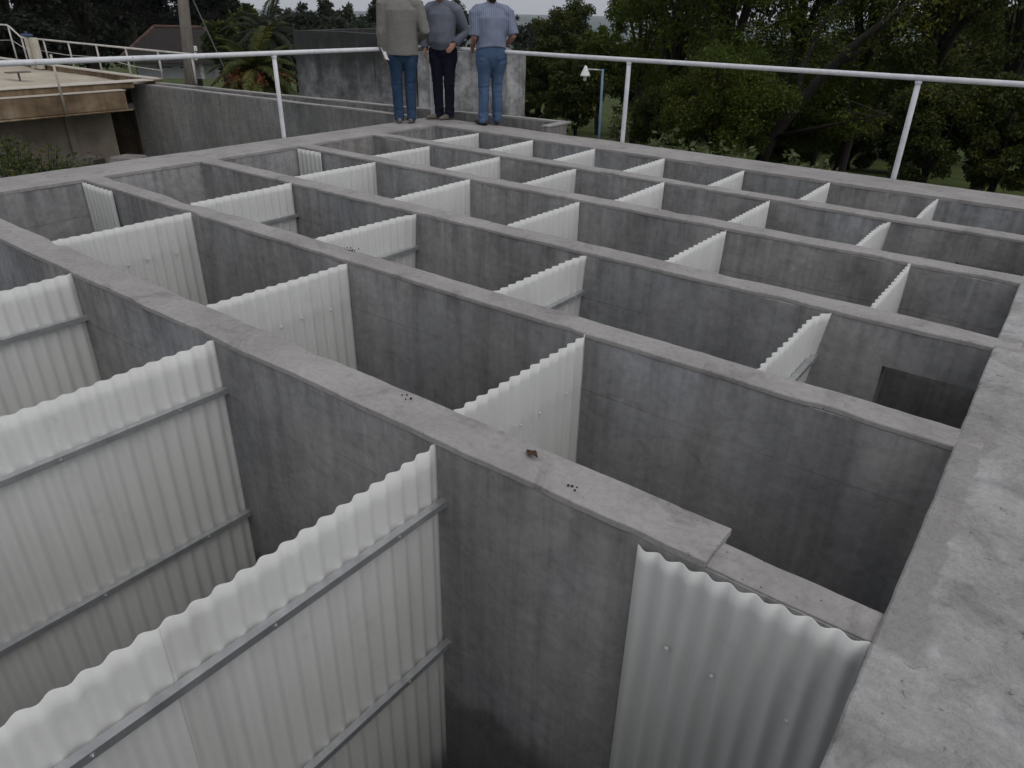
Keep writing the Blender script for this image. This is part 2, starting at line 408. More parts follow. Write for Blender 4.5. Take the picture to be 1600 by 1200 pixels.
def chip(u, seed):
    v = nz((u*1.0, 5.5, seed), 2.6, seed); return .032*max(0, (v-.27)/.3) if v > .27 else 0
def capping(x0, x1, y0, y1, along='x', seed=0, over=.007, ztop=0.0, zbot=-CAP, wob=.009):
    """trowelled mortar capping with uneven edges"""
    mb = MB(); L = (x1-x0) if along == 'x' else (y1-y0); n = max(4, int(L/.045)); prof = 5
    for i in range(n+1):
        q = i/n
        for j in range(prof+1):
            w = j/prof
            if along == 'x':
                e0 = y0-over+chip(x0+q*L, seed)+wob*nz((x0+q*L, 0, 3), 2.3, seed)+.4*wob*nz((x0+q*L, 0, 3), 14, seed)
                e1 = y1+over-chip(x0+q*L+31, seed)+wob*nz((x0+q*L, 7, 3), 2.3, seed)+.4*wob*nz((x0+q*L, 7, 3), 14, seed)
                x, y = x0+q*L, e0+(e1-e0)*w
            else:
                e0 = x0-over+wob*nz((y0+q*L, 0, 3), 2.3, seed)+.4*wob*nz((y0+q*L, 0, 3), 14, seed)
                e1 = x1+over+wob*nz((y0+q*L, 7, 3), 2.3, seed)+.4*wob*nz((y0+q*L, 7, 3), 14, seed)
                y, x = y0+q*L, e0+(e1-e0)*w
            z = ztop+.0035*nz((x, y, 0), 3, seed)+.002*nz((x, y, 0), 11, seed)
            if j in (0, prof): z -= .007
            mb.v.append((x, y, z))
    w = prof+1; nv = len(mb.v)
    for (x, y, z) in list(mb.v): mb.v.append((x, y, zbot))
    def q4(a, b, c, d):
        mb.f.append([a, b, c, d] if along == 'x' else [d, c, b, a]); mb.m.append(0)
    for i in range(n):
        for j in range(prof):
            a = i*w+j; q4(a, a+w, a+w+1, a+1)
            a += nv; q4(a, a+1, a+w+1, a+w)
        a = i*w; q4(a, a+nv, a+w+nv, a+w)
        a = i*w+prof; q4(a, a+w, a+w+nv, a+nv)
    for j in range(prof):
        q4(j, j+1, j+1+nv, j+nv); a = n*w+j; q4(a, a+nv, a+1+nv, a+1)
    return mb

tank = empty('flocculation_tank', (-4, 4, ZB), 'big open grey concrete tank divided by thin parallel walls into long troughs', 'tank')
def child(mb, name, mat, par=None, **k):
    par = par or tank
    off = Vector(par.location) if par.type == 'EMPTY' else Vector()
    q = par.parent
    while q is not None: off += Vector(q.location); q = q.parent
    mb.v = [tuple(Vector(v)-off) for v in mb.v]
    return mb.build(name, mat, par, **k)
def frange(a, b, n): return [a+(b-a)*i/n for i in range(n+1)]
for k in 'ABCDE':
    y0, y1 = WY[k]; mb = MB(); hole = None
    xs = frange(XL, XR, 50); zs = frange(ZB, -CAP, 16)
    if k == 'A': xs = sorted([x for x in xs if abs(x+.565) > .06]+[-.572, -.568])
    if k in 'CE':
        hole = (-.55, XR+1e-3, -1.35, -.275)
        xs = sorted([x for x in xs if abs(x+.55) > .08]+[-.55]); zs = sorted([z for z in zs if abs(z+.275) > .08 and abs(z+1.35) > .08]+[-.275, -1.35])
    plate(mb, xs, zs, y0, y1, hole)
    mb.v = [(x, y+.004*nz((x, y, z), 1.7, 2)+.0015*nz((x, y, z), 8, 2), z) for x, y, z in mb.v]
    if k == 'A': mb.v = [(x, 1.958+.002*nz((x, y, z), 6, 1) if (x > -.57 and y > 1.9) else y, z) for x, y, z in mb.v]
    w = child(mb, 'partition_wall', M_RENDER, smooth=False)
    if k == 'A':
        c1 = capping(XL, -.565, y0, 2.028, seed=1); c2 = capping(-.565, .05, y0+.006, 1.964, seed=2, ztop=-.019, over=.003)
        c1.f += [[i+len(c1.v) for i in f] for f in c2.f]; c1.m += c2.m; c1.v += c2.v; cm = c1
    else: cm = capping(XL, .05+.02*(ord(k) % 3), y0, y1, seed=ord(k))
    c = child(cm, 'capping', M_SCREED, tank, smooth=False); 
    mw = c.matrix_local.copy(); c.parent = w
    b = c.modifiers.new('bevel', 'BEVEL'); b.width = .006; b.segments = 2; b.limit_method = 'ANGLE'; b.angle_limit = R(50)
# the repaired lump in the capping of the nearest wall
mb = MB(); plate(mb, frange(-8.30, .30, 50), frange(ZB, -CAP, 14), *WY['F'])
w = child(mb, 'rim_wall', M_RENDER); c = child(capping(-8.30, 2.2, *WY['F'], seed=21), 'capping', M_SCREED, tank, smooth=False); c.parent = w
mb = MB()
mb.box((-8.304, -.9, ZB), (XL, WY['F'][0], -CAP)); w = child(mb, 'rim_wall', M_RENDER)
c = child(capping(-8.304, XL, -.9, WY['F'][0]-.004, along='y', seed=31), 'capping', M_SCREED, tank); c.parent = w
mb = MB(); mb.box((XL, -.9, ZB), (XR, -.6, -.0)); child(mb, 'rim_wall', M_RENDER)
mb = MB(); mb.box((XR, -.9, ZB), (.30, WY['F'][0], -.055)); child(mb, 'end_wall', M_RENDER)
mb = MB(); mb.box((-8.304, -.9, ZB-.2), (.30, WY['F'][1], ZB)); child(mb, 'floor', M_RENDER)

# walkway slab on the right, with a ragged inner edge
mb = MB(); n = 210; xs = [0, .007, .05, .12, .25, .5, 1.0, 1.8, 2.6]
ys = frange(-2.5, 8.196, n)
for y in ys:
    e = XR-.004+.005*nz((0, y, 0), 1.3, 5)+.004*nz((0, y, 0), 12, 5)
    for i, x in enumerate(xs):
        zz = .004*nz((x, y, 0), 2.2, 6)+.004*nz((x, y, 0), 9, 6)+.003*nz((x, y, 0), 22, 6)
        mb.v.append((e+x if i < 5 else x+XR, y, zz-(.006 if i == 0 else 0)))
W = len(xs); nv = len(mb.v)
for (x, y, z) in list(mb.v): mb.v.append((x, y, -.05))
for i in range(n):
    for j in range(W-1):
        a = i*W+j; mb.f.append([a, a+1, a+W+1, a+W]); mb.m.append(0)
        a += nv; mb.f.append([a, a+W, a+W+1, a+1]); mb.m.append(0)
    a = i*W; mb.f.append([a, a+W, a+W+nv, a+nv]); mb.m.append(0)
    a = i*W+W-1; mb.f.append([a, a+nv, a+W+nv, a+W]); mb.m.append(0)
for j in range(W-1):
    mb.f.append([j, j+nv, j+1+nv, j+1]); mb.m.append(0)
    a = n*W+j; mb.f.append([a, a+1, a+1+nv, a+nv]); mb.m.append(0)
mb.build('walkway', M_SLAB, kind='structure')
# ground block that carries the walkway
mb = MB(); mb.box((.302, -2.5, -2.2), (2.5, 8.19, -.056)); mb.build('walkway_base', M_RENDER, kind='structure')

# ------------------------------------------------------------------ corrugated baffles
PITCH_W, AMP = .083, .0102
def wave_sheet(u0, u1, z0, ztop, place, seed=0, th=.003, rows=(0, .06, .18, .30, .34, .5, .8, 1.2, 1.8, 2.5), warp=.006, tilt=0, amp=AMP, curl=0.0):
    """place(u, off, z) gives the point; corrugations run up the sheet"""
    mb = MB(); n = max(10, int(abs(u1-u0)/PITCH_W*8)); us = frange(u0, u1, n)
    rws = [r for r in rows if ztop-r > z0+.02]; zs = [(ztop-r, r) for r in rws]+[(z0, ztop-z0)]
    for s in (0, 1):
        for z, dep in zs:
            for u in us:
                o = amp*math.cos(2*math.pi*(u-u0)/PITCH_W+seed)
                o += warp*nz((u, z*.4, seed), 1.6, seed)+.0016*nz((u, z, seed), 7, seed)
                e = abs((u-u1)/.22)
                if curl and e < 1: o += curl*(1-e)**2*max(0, 1-dep/.5)
                zt = z+(tilt*(u-u0)/abs(u1-u0)+.004*nz((u, 0, seed), 3, seed) if dep < .05 else 0)
                mb.v.append(tuple(place(u, o+(th if s else 0), zt)))
    W = n+1; H = len(zs); N = W*H
    for k in range(H-1):
        for i in range(n):
            a = k*W+i; mb.f.append([a, a+W, a+W+1, a+1]); mb.m.append(0)
            a += N; mb.f.append([a, a+1, a+W+1, a+W]); mb.m.append(0)
    for i in range(n):
        mb.f.append([i, i+1, i+1+N, i+N]); mb.m.append(0); a = (H-1)*W+i; mb.f.append([a, a+N, a+1+N, a+1]); mb.m.append(0)
    for k in range(H-1):
        a = k*W; mb.f.append([a, a+N, a+W+N, a+W]); mb.m.append(0); a = k*W+n; mb.f.append([a, a+W, a+W+N, a+N]); mb.m.append(0)
    return mb
def bolt_at(mb, c, axis, r=.011, h=.010):
    c, axis = Vector(c), Vector(axis).normalized()
    mb.tube([c, c+axis*.002], [r*1.45, r*1.45], 10); mb.tube([c+axis*.002, c+axis*h*.7, c+axis*h], [r*.85, r*.8, r*.4], 6)
    return mb
ORD = ['first', 'second', 'third', 'fourth', 'fifth', 'sixth', 'seventh']
ROWS = [('foreground trough', -.60, 'A', [-4.99, -3.375, -1.757], 'front'),
        ('second nearest trough', WY['A'][1], 'B', [-5.80, -3.82, -1.855], 'back'),
        ('third nearest trough', WY['B'][1], 'C', [-6.08, -4.37, -2.65, -.896], 'front'),
        ('fourth nearest trough', WY['C'][1], 'D', [-6.32, -4.91, -3.56, -2.11, -.727], 'none'),
        ('fifth nearest trough', WY['D'][1], 'E', [-6.63, -5.49, -4.41, -3.32, -2.20, -1.13], 'none'),
        ('rearmost trough', WY['E'][1], 'F', [-6.86, -5.89, -4.91, -3.95, -2.94, -2.0, -.964], 'none')]
def crossbar(par, x, y0, y1, z, bolts=True):
    """steel angle: a flange standing out on top, a leg hanging down in front of the sheet"""
    mb = MB(); xa = x+.0155
    mb.v = []; prof = [(xa, z), (xa+.035, z), (xa+.035, z-.032), (xa+.030, z-.032), (xa+.030, z-.005), (xa, z-.005)]
    n = len(prof)
    for y in (y0, y1): mb.v += [(px, y, pz) for px, pz in prof]
    for i in range(n): mb.f.append([i, (i+1) % n, n+(i+1) % n, n+i]); mb.m.append(0)
    mb.f += [list(range(n-1, -1, -1)), list(range(n, 2*n))]; mb.m += [0, 0]
    bar = child(mb, 'crossbar', M_METAL, par)
    if bolts:
        L = y1-y0
        for q in (.12, .37, .63, .88):
            y = y0+L*q; b = MB(); bolt_at(b, (xa+.035, y, z-.017), (1, 0, 0), .0055, .005); bo = child(b, 'bolt', M_METAL, par); bo.parent = bar
    return bar
for ri, (rn, ya, k, xs, bars) in enumerate(ROWS):
    yb = WY[k][0]-.004; ya += .006
    for i, x in enumerate(xs):
        seed = ri*10+i; pos = ORD[i]+' from the left' if i else 'leftmost one'
        if ri == 0: lab = ['white corrugated baffle sheet with steel crossbar at the left edge of the foreground trough',
                           'white corrugated baffle sheet crossed by two steel bars, middle one in the foreground trough',
                           'large nearest white corrugated baffle sheet with two steel bars at bottom left'][i]
        elif bars == 'front': lab = f'white baffle sheet with steel bar, {pos} in the {rn}'
        elif bars == 'back': lab = f'white baffle sheet with bolt heads, {pos} in the {rn}'
        else: lab = f'plain white baffle sheet, {pos} in the {rn}'
        bf = empty('baffle', (x, (ya+yb)/2, -2.3), lab, 'baffle', 'corrugated baffle sheets across the troughs')
        top = -.012-.018*random.random() if ri else -.055-.01*i
        ydeep = ya if ri else -.55
        tl = random.uniform(-.012, .012) if ri else .035
        cu = {(2, 3): .065, (2, 1): .045, (2, 2): .035, (4, 5): .035, (4, 2): .02, (5, 6): .012, (3, 3): .015}.get((ri, i), 0); x -= cu
        if ri == 0 and i == 2:
            s1 = wave_sheet(.60, yb, -2.3, top, lambda u, o, z: (x+o, u, z), seed=.3, warp=.004, tilt=.04)
            s2 = wave_sheet(ydeep, .74, -2.3, top-.012, lambda u, o, z: (x+o-.0030, u, z), seed=(.3-2*math.pi*(.60-ydeep)/PITCH_W), warp=.0, tilt=.012)
            child(s1, 'corrugated_sheet', M_SHEET, bf, smooth=True); child(s2, 'corrugated_sheet', M_SHEET, bf, smooth=True)
        else:
            sh = wave_sheet(ydeep, yb, -2.3, top, lambda u, o, z: (x+o, u, z), seed=seed*1.7, tilt=tl, curl=cu, warp=.004 if ri < 2 else .008)
            child(sh, 'corrugated_sheet', M_SHEET, bf, smooth=True)
        if bars == 'front':
            crossbar(bf, x, ydeep, WY[k][0]+.003, -.305+.004*random.uniform(-1, 1))
            crossbar(bf, x, ydeep, WY[k][0]+.003, -1.15, bolts=ri == 0)
        elif bars == 'back':
            for q in (.18, .42, .62, .86):
                y = ya+(yb-ya)*q; y = round((y-ya)/PITCH_W)*PITCH_W+ya
                b = MB(); bolt_at(b, (x+AMP+.003, y, -.31+random.uniform(-.012, .012)), (1, 0, 0), .008, .007); child(b, 'bolt', M_ZINC, bf)
            mb = MB(); mb.box((x-.055, ya, -.33), (x-.015, yb, -.29)); child(mb, 'crossbar', M_METAL, bf)
# cover sheets hung flat on the walls
for (lab, x0, x1, k, zt, tilt, seed) in [
        ('large grey white corrugated cover sheet hung flat on the nearest dividing wall at lower right', -.80, -.052, 'A', -.046, .036, .4),
        ('bluish corrugated cover sheet hung on the wall at the left end of the second trough', -7.685, -7.10, 'B', -.03, .0, 1.0),
        ('narrow corrugated cover sheet hung on the wall at the left end of the fourth trough', -7.685, -7.24, 'D', -.03, .0, 2.0)]:
    yf = WY[k][0]
    e = empty('cover_sheet', ((x0+x1)/2, yf-.03, -2.0), lab, 'cover sheet', 'corrugated sheets hung flat on the dividing walls')
    sh = wave_sheet(x0, x1, -2.0, zt, lambda u, o, z: (u, yf-.032+o*1.05, z), seed=seed, tilt=tilt, warp=.003)
    child(sh, 'corrugated_sheet', M_SHEET, e, smooth=True)
    for q, zz in ((.22, -.42), (.45, -.435), (.80, -.45)):
        u = x0+(x1-x0)*q; b = MB(); bolt_at(b, (u, yf-.036, zz), (0, -1, 0), .007, .006); child(b, 'bolt', M_ZINC, e)

# ------------------------------------------------------------------ main handrail
rail = empty('handrail', (-8.35, 8.86, 0), 'white painted pipe handrail round the back and left edge of the tank', 'handrail')
RX, RY, RZ = -8.36, 8.855, 1.0
mb = MB()
mb.tube([(RX, -3.0, RZ), (RX, 3, RZ+.006), (RX, 6, RZ), (RX, RY-.06, RZ-.004), (RX+.02, RY-.02, RZ-.004), (RX+.06, RY, RZ-.004), (-6, RY, RZ-.006), (-3.2, RY, RZ), (0, RY, RZ+.003), (3.4, RY, RZ)], [.0275]*10, 12)
child(mb, 'top_rail', M_WPAINT, rail, smooth=True)
for (x, y) in [(RX, 2.6), (RX, 6.0), (RX, -.8), (RX, RY), (-4.9, RY), (-1.52, RY), (1.9, RY)]:
    mb = MB(); mb.tube([(x, y, -.32), (x, y, .02), (x, y, .5), (x, y, RZ-.03)], [.029, .029, .029, .028], 10)
    ox = -.035 if x == RX and y != RY else 0; oy = .0
    p = child(mb, 'post', M_WPAINT, rail, smooth=True)
    mb = MB(); cx, cy = (x+.028, y) if x == RX else (x, y-.028)
    if x == RX: mb.box((x+.02, y-.06, -.22), (x+.052, y+.06, -.10))
    else: mb.box((x-.06, y-.052, -.22), (x+.06, y-.02, -.10))
    f = child(mb, 'fixing_plate', M_WPAINT, rail); f.parent = p
    mb = MB(); mb.tube([(x, y, RZ-.05), (x, y, RZ-.025)], [.036, .034], 12); f = child(mb, 'collar', M_WPAINT, rail); f.parent = p

# ------------------------------------------------------------------ inlet channel behind the tank
ch = empty('inlet_channel', (-11, 8.6, -1), 'narrow grey concrete channel running left from the far corner of the tank', 'channel')
def strip_wall(p, q, th, z0, z1, side=1, mb=None, n=30, wob=.012):
    """upright wall along p-q, thickness to one side, slightly uneven top"""
    mb = mb or MB(); p, q = Vector((*p, 0)), Vector((*q, 0)); d = (q-p).normalized(); nn = Vector((-d.y, d.x, 0))*side*th
    b = len(mb.v)
    for i in range(n+1):
        c = p+(q-p)*(i/n); dz = wob*nz(c, 1.5, 4)
        for v in ((c, z0), (c, z1), (c+nn, z1), (c+nn, z0)): mb.v.append((v[0].x, v[0].y, v[1]+(dz if v[1] == z1 else 0)))
    for i in range(n):
        a = b+i*4
        for j in range(4): f = [a+j, a+(j+1) % 4, a+4+(j+1) % 4, a+4+j]; mb.f.append(f if side < 0 else f[::-1]); mb.m.append(0)
    e = b+n*4
    mb.f += [[b, b+1, b+2, b+3][::(1 if side > 0 else -1)], [e, e+1, e+2, e+3][::(-1 if side > 0 else 1)]]; mb.m += [0, 0]
    return mb
mb = strip_wall((-15.75, 7.74), (-8.32, 8.32), .14, -2.6, .03); child(mb, 'front_wall', M_CHAN, ch)
mb = strip_wall((-15.73, 7.75), (-8.325, 8.325), .12, .033, .052); child(mb, 'front_capping', M_SCREED, ch)
mb = strip_wall((-15.1, 7.95), (-6.22, 9.28), .13, -2.6, .055); child(mb, 'back_wall', M_CHAN, ch)
mb = strip_wall((-15.1, 7.955), (-6.08, 9.305), .12, .058, .082); child(mb, 'back_capping', M_SCREED, ch)
mb = strip_wall((-6.09, 8.83), (-6.09, 9.29), .15, -2.6, .055, n=6); child(mb, 'end_wall', M_CHAN, ch)
mb = strip_wall((-6.08, 8.83), (-6.08, 9.29), .14, .058, .079, n=6); child(mb, 'end_capping', M_SCREED, ch)
mb = MB(); mb.add([(-15.6, 7.9, -.55), (-8.4, 8.5, -.55), (-8.4, 8.83, -.55), (-6.3, 8.83, -.55), (-6.3, 9.25, -.55), (-15.0, 7.98, -.55)], [(0, 1, 2, 3, 4, 5)]); child(mb, 'channel_floor', M_CHAN, ch)

# ------------------------------------------------------------------ brown settling basin on the left
bs = empty('settling_basin', (-18, 5, -1), 'brown stained concrete basin filled with pale sediment at the left', 'basin')
mb = MB(); mb.box((-15.35, -3, -.33), (-14.9, 7.22, 0)); mb.box((-14.905, -3, -.365), (-14.86, 7.3, -.331)); child(mb, 'lower_beam', M_RUST, bs, bevel=.02)
mb = MB(); mb.box((-15.5, -3, .003), (-15.14, 7.55, .115)); child(mb, 'upper_beam', M_RUST, bs, bevel=.02)
mb = MB(); mb.box((-15.52, -3, .118), (-15.11, 7.95, .135)); child(mb, 'lip', M_CREAM, bs, bevel=.005)
mb = MB(); mb.box((-15.2, -3, .002), (-14.89, 7.24, .012)); child(mb, 'ledge', M_CREAM, bs)
mb = MB(); n1, n2 = 50, 40
def basin_z(x, y): return .035+.012*nz((x, y, 0), 1.1, 8)+.23*math.exp(-(((x+17.4)/.8)**2+((y-5.4)/.75)**2)*1.2)+.015*nz((x, y, 0), 4, 8)
for i in range(n1+1):
    for j in range(n2+1):
        x = -27+(27-15.52)*i/n1; y = -3+10.95*j/n2; mb.v.append((x, y, basin_z(x, y)))
for i in range(n1):
    for j in range(n2):
        a = i*(n2+1)+j; mb.f.append([a, a+n2+1, a+n2+2, a+1]); mb.m.append(0)
child(mb, 'sediment', M_SAND, bs, smooth=True)
mb = MB(); mb.box((-27, 7.96, -2.5), (-15.1, 8.1, .135)); child(mb, 'back_wall', M_RUST, bs)
mb = MB(); mb.box((-27, 7.93, .138), (-15.12, 8.13, .158)); child(mb, 'back_capping', M_CREAM, bs)
mb = MB(); mb.box((-16.0, -3, -2.6), (-15.7, 7.22, -.445)); mb.box((-15.7, 6.30, -2.6), (-15.62, 6.42, -.445)); child(mb, 'support_wall', M_EARTHW, bs)
mb = MB(); mb.box((-27, -3, -.44), (-15.72, 7.95, -.335)); child(mb, 'slab_underside', M_CHAN, bs)

# second, thinner railing on the basin's back wall
r2 = empty('railing', (-18, 8.05, .158), 'thin cream railing with many posts on the back wall of the brown basin', 'railing')
YR = 8.05
px_posts = [-13.75, -14.95, -16.2, -17.45, -18.75, -20.0]; RT = .68
mb = MB(); mb.tube([(-26, YR, .93), (-21.85, YR, .93), (-21.75, YR, .91), (-21.25, YR, .70), (-21.15, YR, RT), (-13.0, YR, RT-.02)], [.019]*6, 8); child(mb, 'top_rail', M_DULLW, r2, smooth=True)
for x in px_posts+[-21.2, -21.8, -23.5]:
    mb = MB(); mb.tube([(x, YR, .158), (x, YR, RT-.01 if x > -21.5 else .91)], [.02, .02], 8); child(mb, 'post', M_DULLW, r2, smooth=True)
mb = MB(); mb.tube([(-26, YR, .60), (-23.5, YR, .53), (-21.8, YR, .60), (-21.2, YR, .45), (-19, YR, .40), (-17.4, YR, .43), (-16, YR, .33), (-14.9, YR, .31)], [.007]*8, 6); child(mb, 'middle_wire', M_DULLW, r2)
gt = empty('sluice_gate', (-20.2, 7.85, .1), 'pair of cream sluice gate posts with a dark blue cap beside the brown basin', 'sluice gate')
for dx in (-.14, .16):
    mb = MB(); mb.box((-20.2+dx-.085, 7.80, .05), (-20.2+dx+.085, 7.92, .72)); child(mb, 'gate_post', M_CREAM, gt, bevel=.01)
mb = MB(); mb.box((-20.23, 7.83, .05), (-20.14, 7.89, .62)); child(mb, 'gate_plate', M_CREAM, gt)
mb = MB(); mb.box((-20.52, 7.79, .735), (-20.20, 7.93, .79)); mb.tube([(-20.36, 7.86, .7), (-20.36, 7.86, .84)], [.03, .03], 8); child(mb, 'cap', M_CAPB, gt, bevel=.006)
# loose post leaning on the brown beam
p0, p1 = at(82, 96, x=-14.70), at(105, 182, x=-14.83)
mb = MB(); mb.tube([p1, p0+(p0-p1)*.12], [.022, .022], 8)
tag(mb.build('loose_post', M_CREAM, smooth=True), 'thin cream metal post leaning against the brown basin beam', 'post')
# small post standing in the sediment
q = at(30, 120, x=-17.0); q.z = basin_z(q.x, q.y); mb = MB(); mb.tube([q, q+Vector((0, 0, .17))], [.022, .02], 8); mb.box((q.x-.12, q.y-.2, q.z+.16), (q.x+.1, q.y+.2, q.z+.18))
tag(mb.build('marker_stake', M_POLE), 'short brown stake with flat board standing in the pale sediment', 'stake')

# ------------------------------------------------------------------ terrain
def gz(x, y):
    d = math.hypot(x, y)
    z = -.2-.077*min(d, 150)-.035*max(0, min(d, 900)-150)
    if x < -8 and y < 8 and d < 16: z = min(z, -1.15)
    return z+.12*nz((x, y, 0), .12, 3)*min(1, d/20)
mb = MB(); rad = [6, 8, 9, 10, 11, 12, 13, 14, 15, 16, 18, 20, 22, 24, 27, 30, 34, 38, 43, 50, 58, 68, 80, 95, 115, 140, 180, 240, 330, 460, 650, 900, 1300, 1900, 2800, 4200]
NA = 120
for r_ in rad:
    for a in range(NA):
        t = 2*math.pi*a/NA; x, y = r_*math.cos(t)-2, r_*math.sin(t)+3; mb.v.append((x, y, min(gz(x, y), -2.75) if r_ <= 8 else gz(x, y)))
for i in range(len(rad)-1):
    for a in range(NA):
        b_ = (a+1) % NA; mb.f.append([i*NA+a, (i+1)*NA+a, (i+1)*NA+b_, i*NA+b_]); mb.m.append(0)
mb.f.append([a for a in range(NA)]); mb.m.append(0)
t = NT('grass_ground')
g = t.ramp(t.noise(.9, 8, .7), [(.3, (.028,.040,.010)), (.55, (.058,.080,.020)), (.75, (.095,.105,.035))])
fine = t.ramp(t.noise(14, 6, .7), [(.25, .55), (.75, 1.3)])
dirt = t.ramp(t.noise(.35, 5, .6), [(.56, 0.0), (.66, .7)])
c = t.mix(dirt, t.mul(g, fine), t.mul((.085,.068,.045), fine))
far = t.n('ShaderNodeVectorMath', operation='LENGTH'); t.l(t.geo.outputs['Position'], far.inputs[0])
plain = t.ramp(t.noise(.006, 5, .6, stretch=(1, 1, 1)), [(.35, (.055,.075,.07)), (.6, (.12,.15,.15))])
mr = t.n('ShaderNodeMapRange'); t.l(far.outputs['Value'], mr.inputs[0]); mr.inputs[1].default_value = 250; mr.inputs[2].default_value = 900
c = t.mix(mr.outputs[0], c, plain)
t.bump(t.noise(9, 6, .7), .8, .08)
M_GRASS = t.fin(c, .95, 0, .1)
mb.build('ground', M_GRASS, smooth=True, kind='structure')

# ------------------------------------------------------------------ vegetation
def leaf_mesh(name, centers, size, mat, droop=0.0, aspect=.45, up=.3, parent=None, loc=None):
    """thousands of small folded leaves: 4 verts (two tris as one quad bent) each"""
    N = len(centers); c = np.asarray(centers, float)
    d = RNG.normal(size=(N, 3)); d[:, 2] = d[:, 2]*.6-droop; d /= np.linalg.norm(d, axis=1)[:, None]
    nrm = RNG.normal(size=(N, 3)); nrm[:, 2] += up*2; s = np.cross(d, nrm); s /= (np.linalg.norm(s, axis=1)[:, None]+1e-9)
    sz = size*RNG.uniform(.6, 1.35, N)[:, None]
    nn = np.cross(s, d)
    a = c; b = c+d*sz*.5+s*sz*aspect*.5+nn*sz*.06; e = c+d*sz; f = c+d*sz*.5-s*sz*aspect*.5+nn*sz*.06
    V = np.stack([a, b, e, f], 1).reshape(-1, 3)
    me = bpy.data.meshes.new(name); me.vertices.add(4*N); me.vertices.foreach_set('co', V.ravel())
    me.loops.add(4*N); me.loops.foreach_set('vertex_index', np.arange(4*N, dtype=np.int32))
    me.polygons.add(N); me.polygons.foreach_set('loop_start', np.arange(0, 4*N, 4, dtype=np.int32))
    me.materials.append(mat); me.update(calc_edges=True); me.validate()
    o = bpy.data.objects.new(name, me); COL.objects.link(o)
    if parent is not None: o.parent = parent
    if loc is not None: o.location = loc
    return o

def tree(px, d, ytop, ybot, hw, label, mat, nleaf, leaf, name='tree', limbs=7, droop=.1, dens=.30, group=None, lean=0, trunk_r=None, cat='tree', flat=1.0, seed=None):
    """px, ytop, ybot, hw are read off the photo; the tree gets its real place and size at distance d"""
    pt, pb = at(px, ytop, d=d), at(px, ybot, d=d); base = Vector((pt.x, pt.y, gz(pt.x, pt.y)-.1))
    scale = (at(px+hw, ytop, d=d)-pt).length
    ztop = pt.z-base.z; zb = max(.15, pb.z-base.z); hgt = ztop-zb; ztop -= .06*hgt; hgt = ztop-zb; rx = scale*.86
    rnd = random.Random(seed if seed is not None else int(px*13+d*7))
    root = empty(name, base, label, cat, group)
    tr = trunk_r or max(.06, ztop*.022)
    tb = MB(); fork = max(.25, zb+hgt*.12); ln = Vector((math.cos(YAW), -math.sin(YAW), 0))*lean
    p0 = Vector((0, 0, -.1)); p1 = Vector((rnd.uniform(-.1, .1)*rx*.3, rnd.uniform(-.1, .1)*rx*.3, fork))+ln*fork*.4
    mid = (p0+p1)/2+Vector((rnd.uniform(-1, 1), rnd.uniform(-1, 1), 0))*tr*.8
    tb.tube([p0, p0+Vector((0, 0, .25)), mid, p1], [tr*1.5, tr*1.1, tr*.95, tr*.8], 8)
    cl = []; C = Vector((0, 0, (ztop+zb)/2))+ln*ztop*.5
    for i in range(limbs):
        a = 2*math.pi*(i+rnd.uniform(-.3, .3))/limbs; el = rnd.uniform(-.15, 1.0)
        e = C+Vector((math.cos(a)*rx*.72*math.sqrt(max(.1, 1-max(0, el)**2*.8)), math.sin(a)*rx*.72*math.sqrt(max(.1, 1-max(0, el)**2*.8)), el*hgt*.42))
        q1 = p1.lerp(e, .4)+Vector((0, 0, hgt*.08)); q2 = p1.lerp(e, .75)+Vector((rnd.uniform(-.1, .1)*rx, rnd.uniform(-.1, .1)*rx, hgt*.06))
        tb.tube([p1-Vector((0, 0, .05)), q1, q2, e], [tr*.55, tr*.38, tr*.22, tr*.08], 6)
        for k in range(5):
            o_ = [q1, q2, e][min(2, k//2+ (k > 0))]
            dv = Vector((rnd.gauss(0, 1), rnd.gauss(0, 1), rnd.gauss(.1, .7))).normalized()
            f = o_+Vector((dv.x*rx*.38, dv.y*rx*.38, dv.z*hgt*.25))
            tb.tube([o_, o_.lerp(f, .5)+Vector((0, 0, .03*hgt)), f], [tr*.2, tr*.13, tr*.04], 5)
            cl.append((f, rnd.uniform(.6, 1.2)))
        cl.append((e, 1.1))
    for _ in range(limbs*4):
        th = rnd.uniform(0, 2*math.pi); u = rnd.uniform(-.85, 1); rr = math.sqrt(max(0, 1-u*u))*rnd.uniform(.75, 1.02)
        cl.append((C+Vector((math.cos(th)*rr*rx*.9, math.sin(th)*rr*rx*.9, u*hgt*.47)), rnd.uniform(.45, 1.0)))
    w = np.array([c[1]**2 for c in cl]); w /= w.sum()
    idx = RNG.choice(len(cl), nleaf, p=w); cc = np.array([c[0] for c in cl])[idx]; cr = np.array([c[1] for c in cl])[idx]
    g = RNG.normal(size=(nleaf, 3)); g /= np.linalg.norm(g, axis=1)[:, None]; g *= (RNG.uniform(0, 1, nleaf)**.45)[:, None]
    off = g*cr[:, None]*np.array([rx*dens, rx*dens, min(rx, hgt*.6)*dens*.75*flat])
    P = cc+off; P[:, 2] -= droop*np.linalg.norm(off[:, :2], axis=1)*.5
    P = P[P[:, 2] > .08]
    leaf_mesh('crown', P, leaf, mat, droop=droop*2.5, parent=root)
    tb.build('trunk', M_BARK, root, smooth=True)
    return root

GRP_R = 'trees crowding behind the right half of the tank'
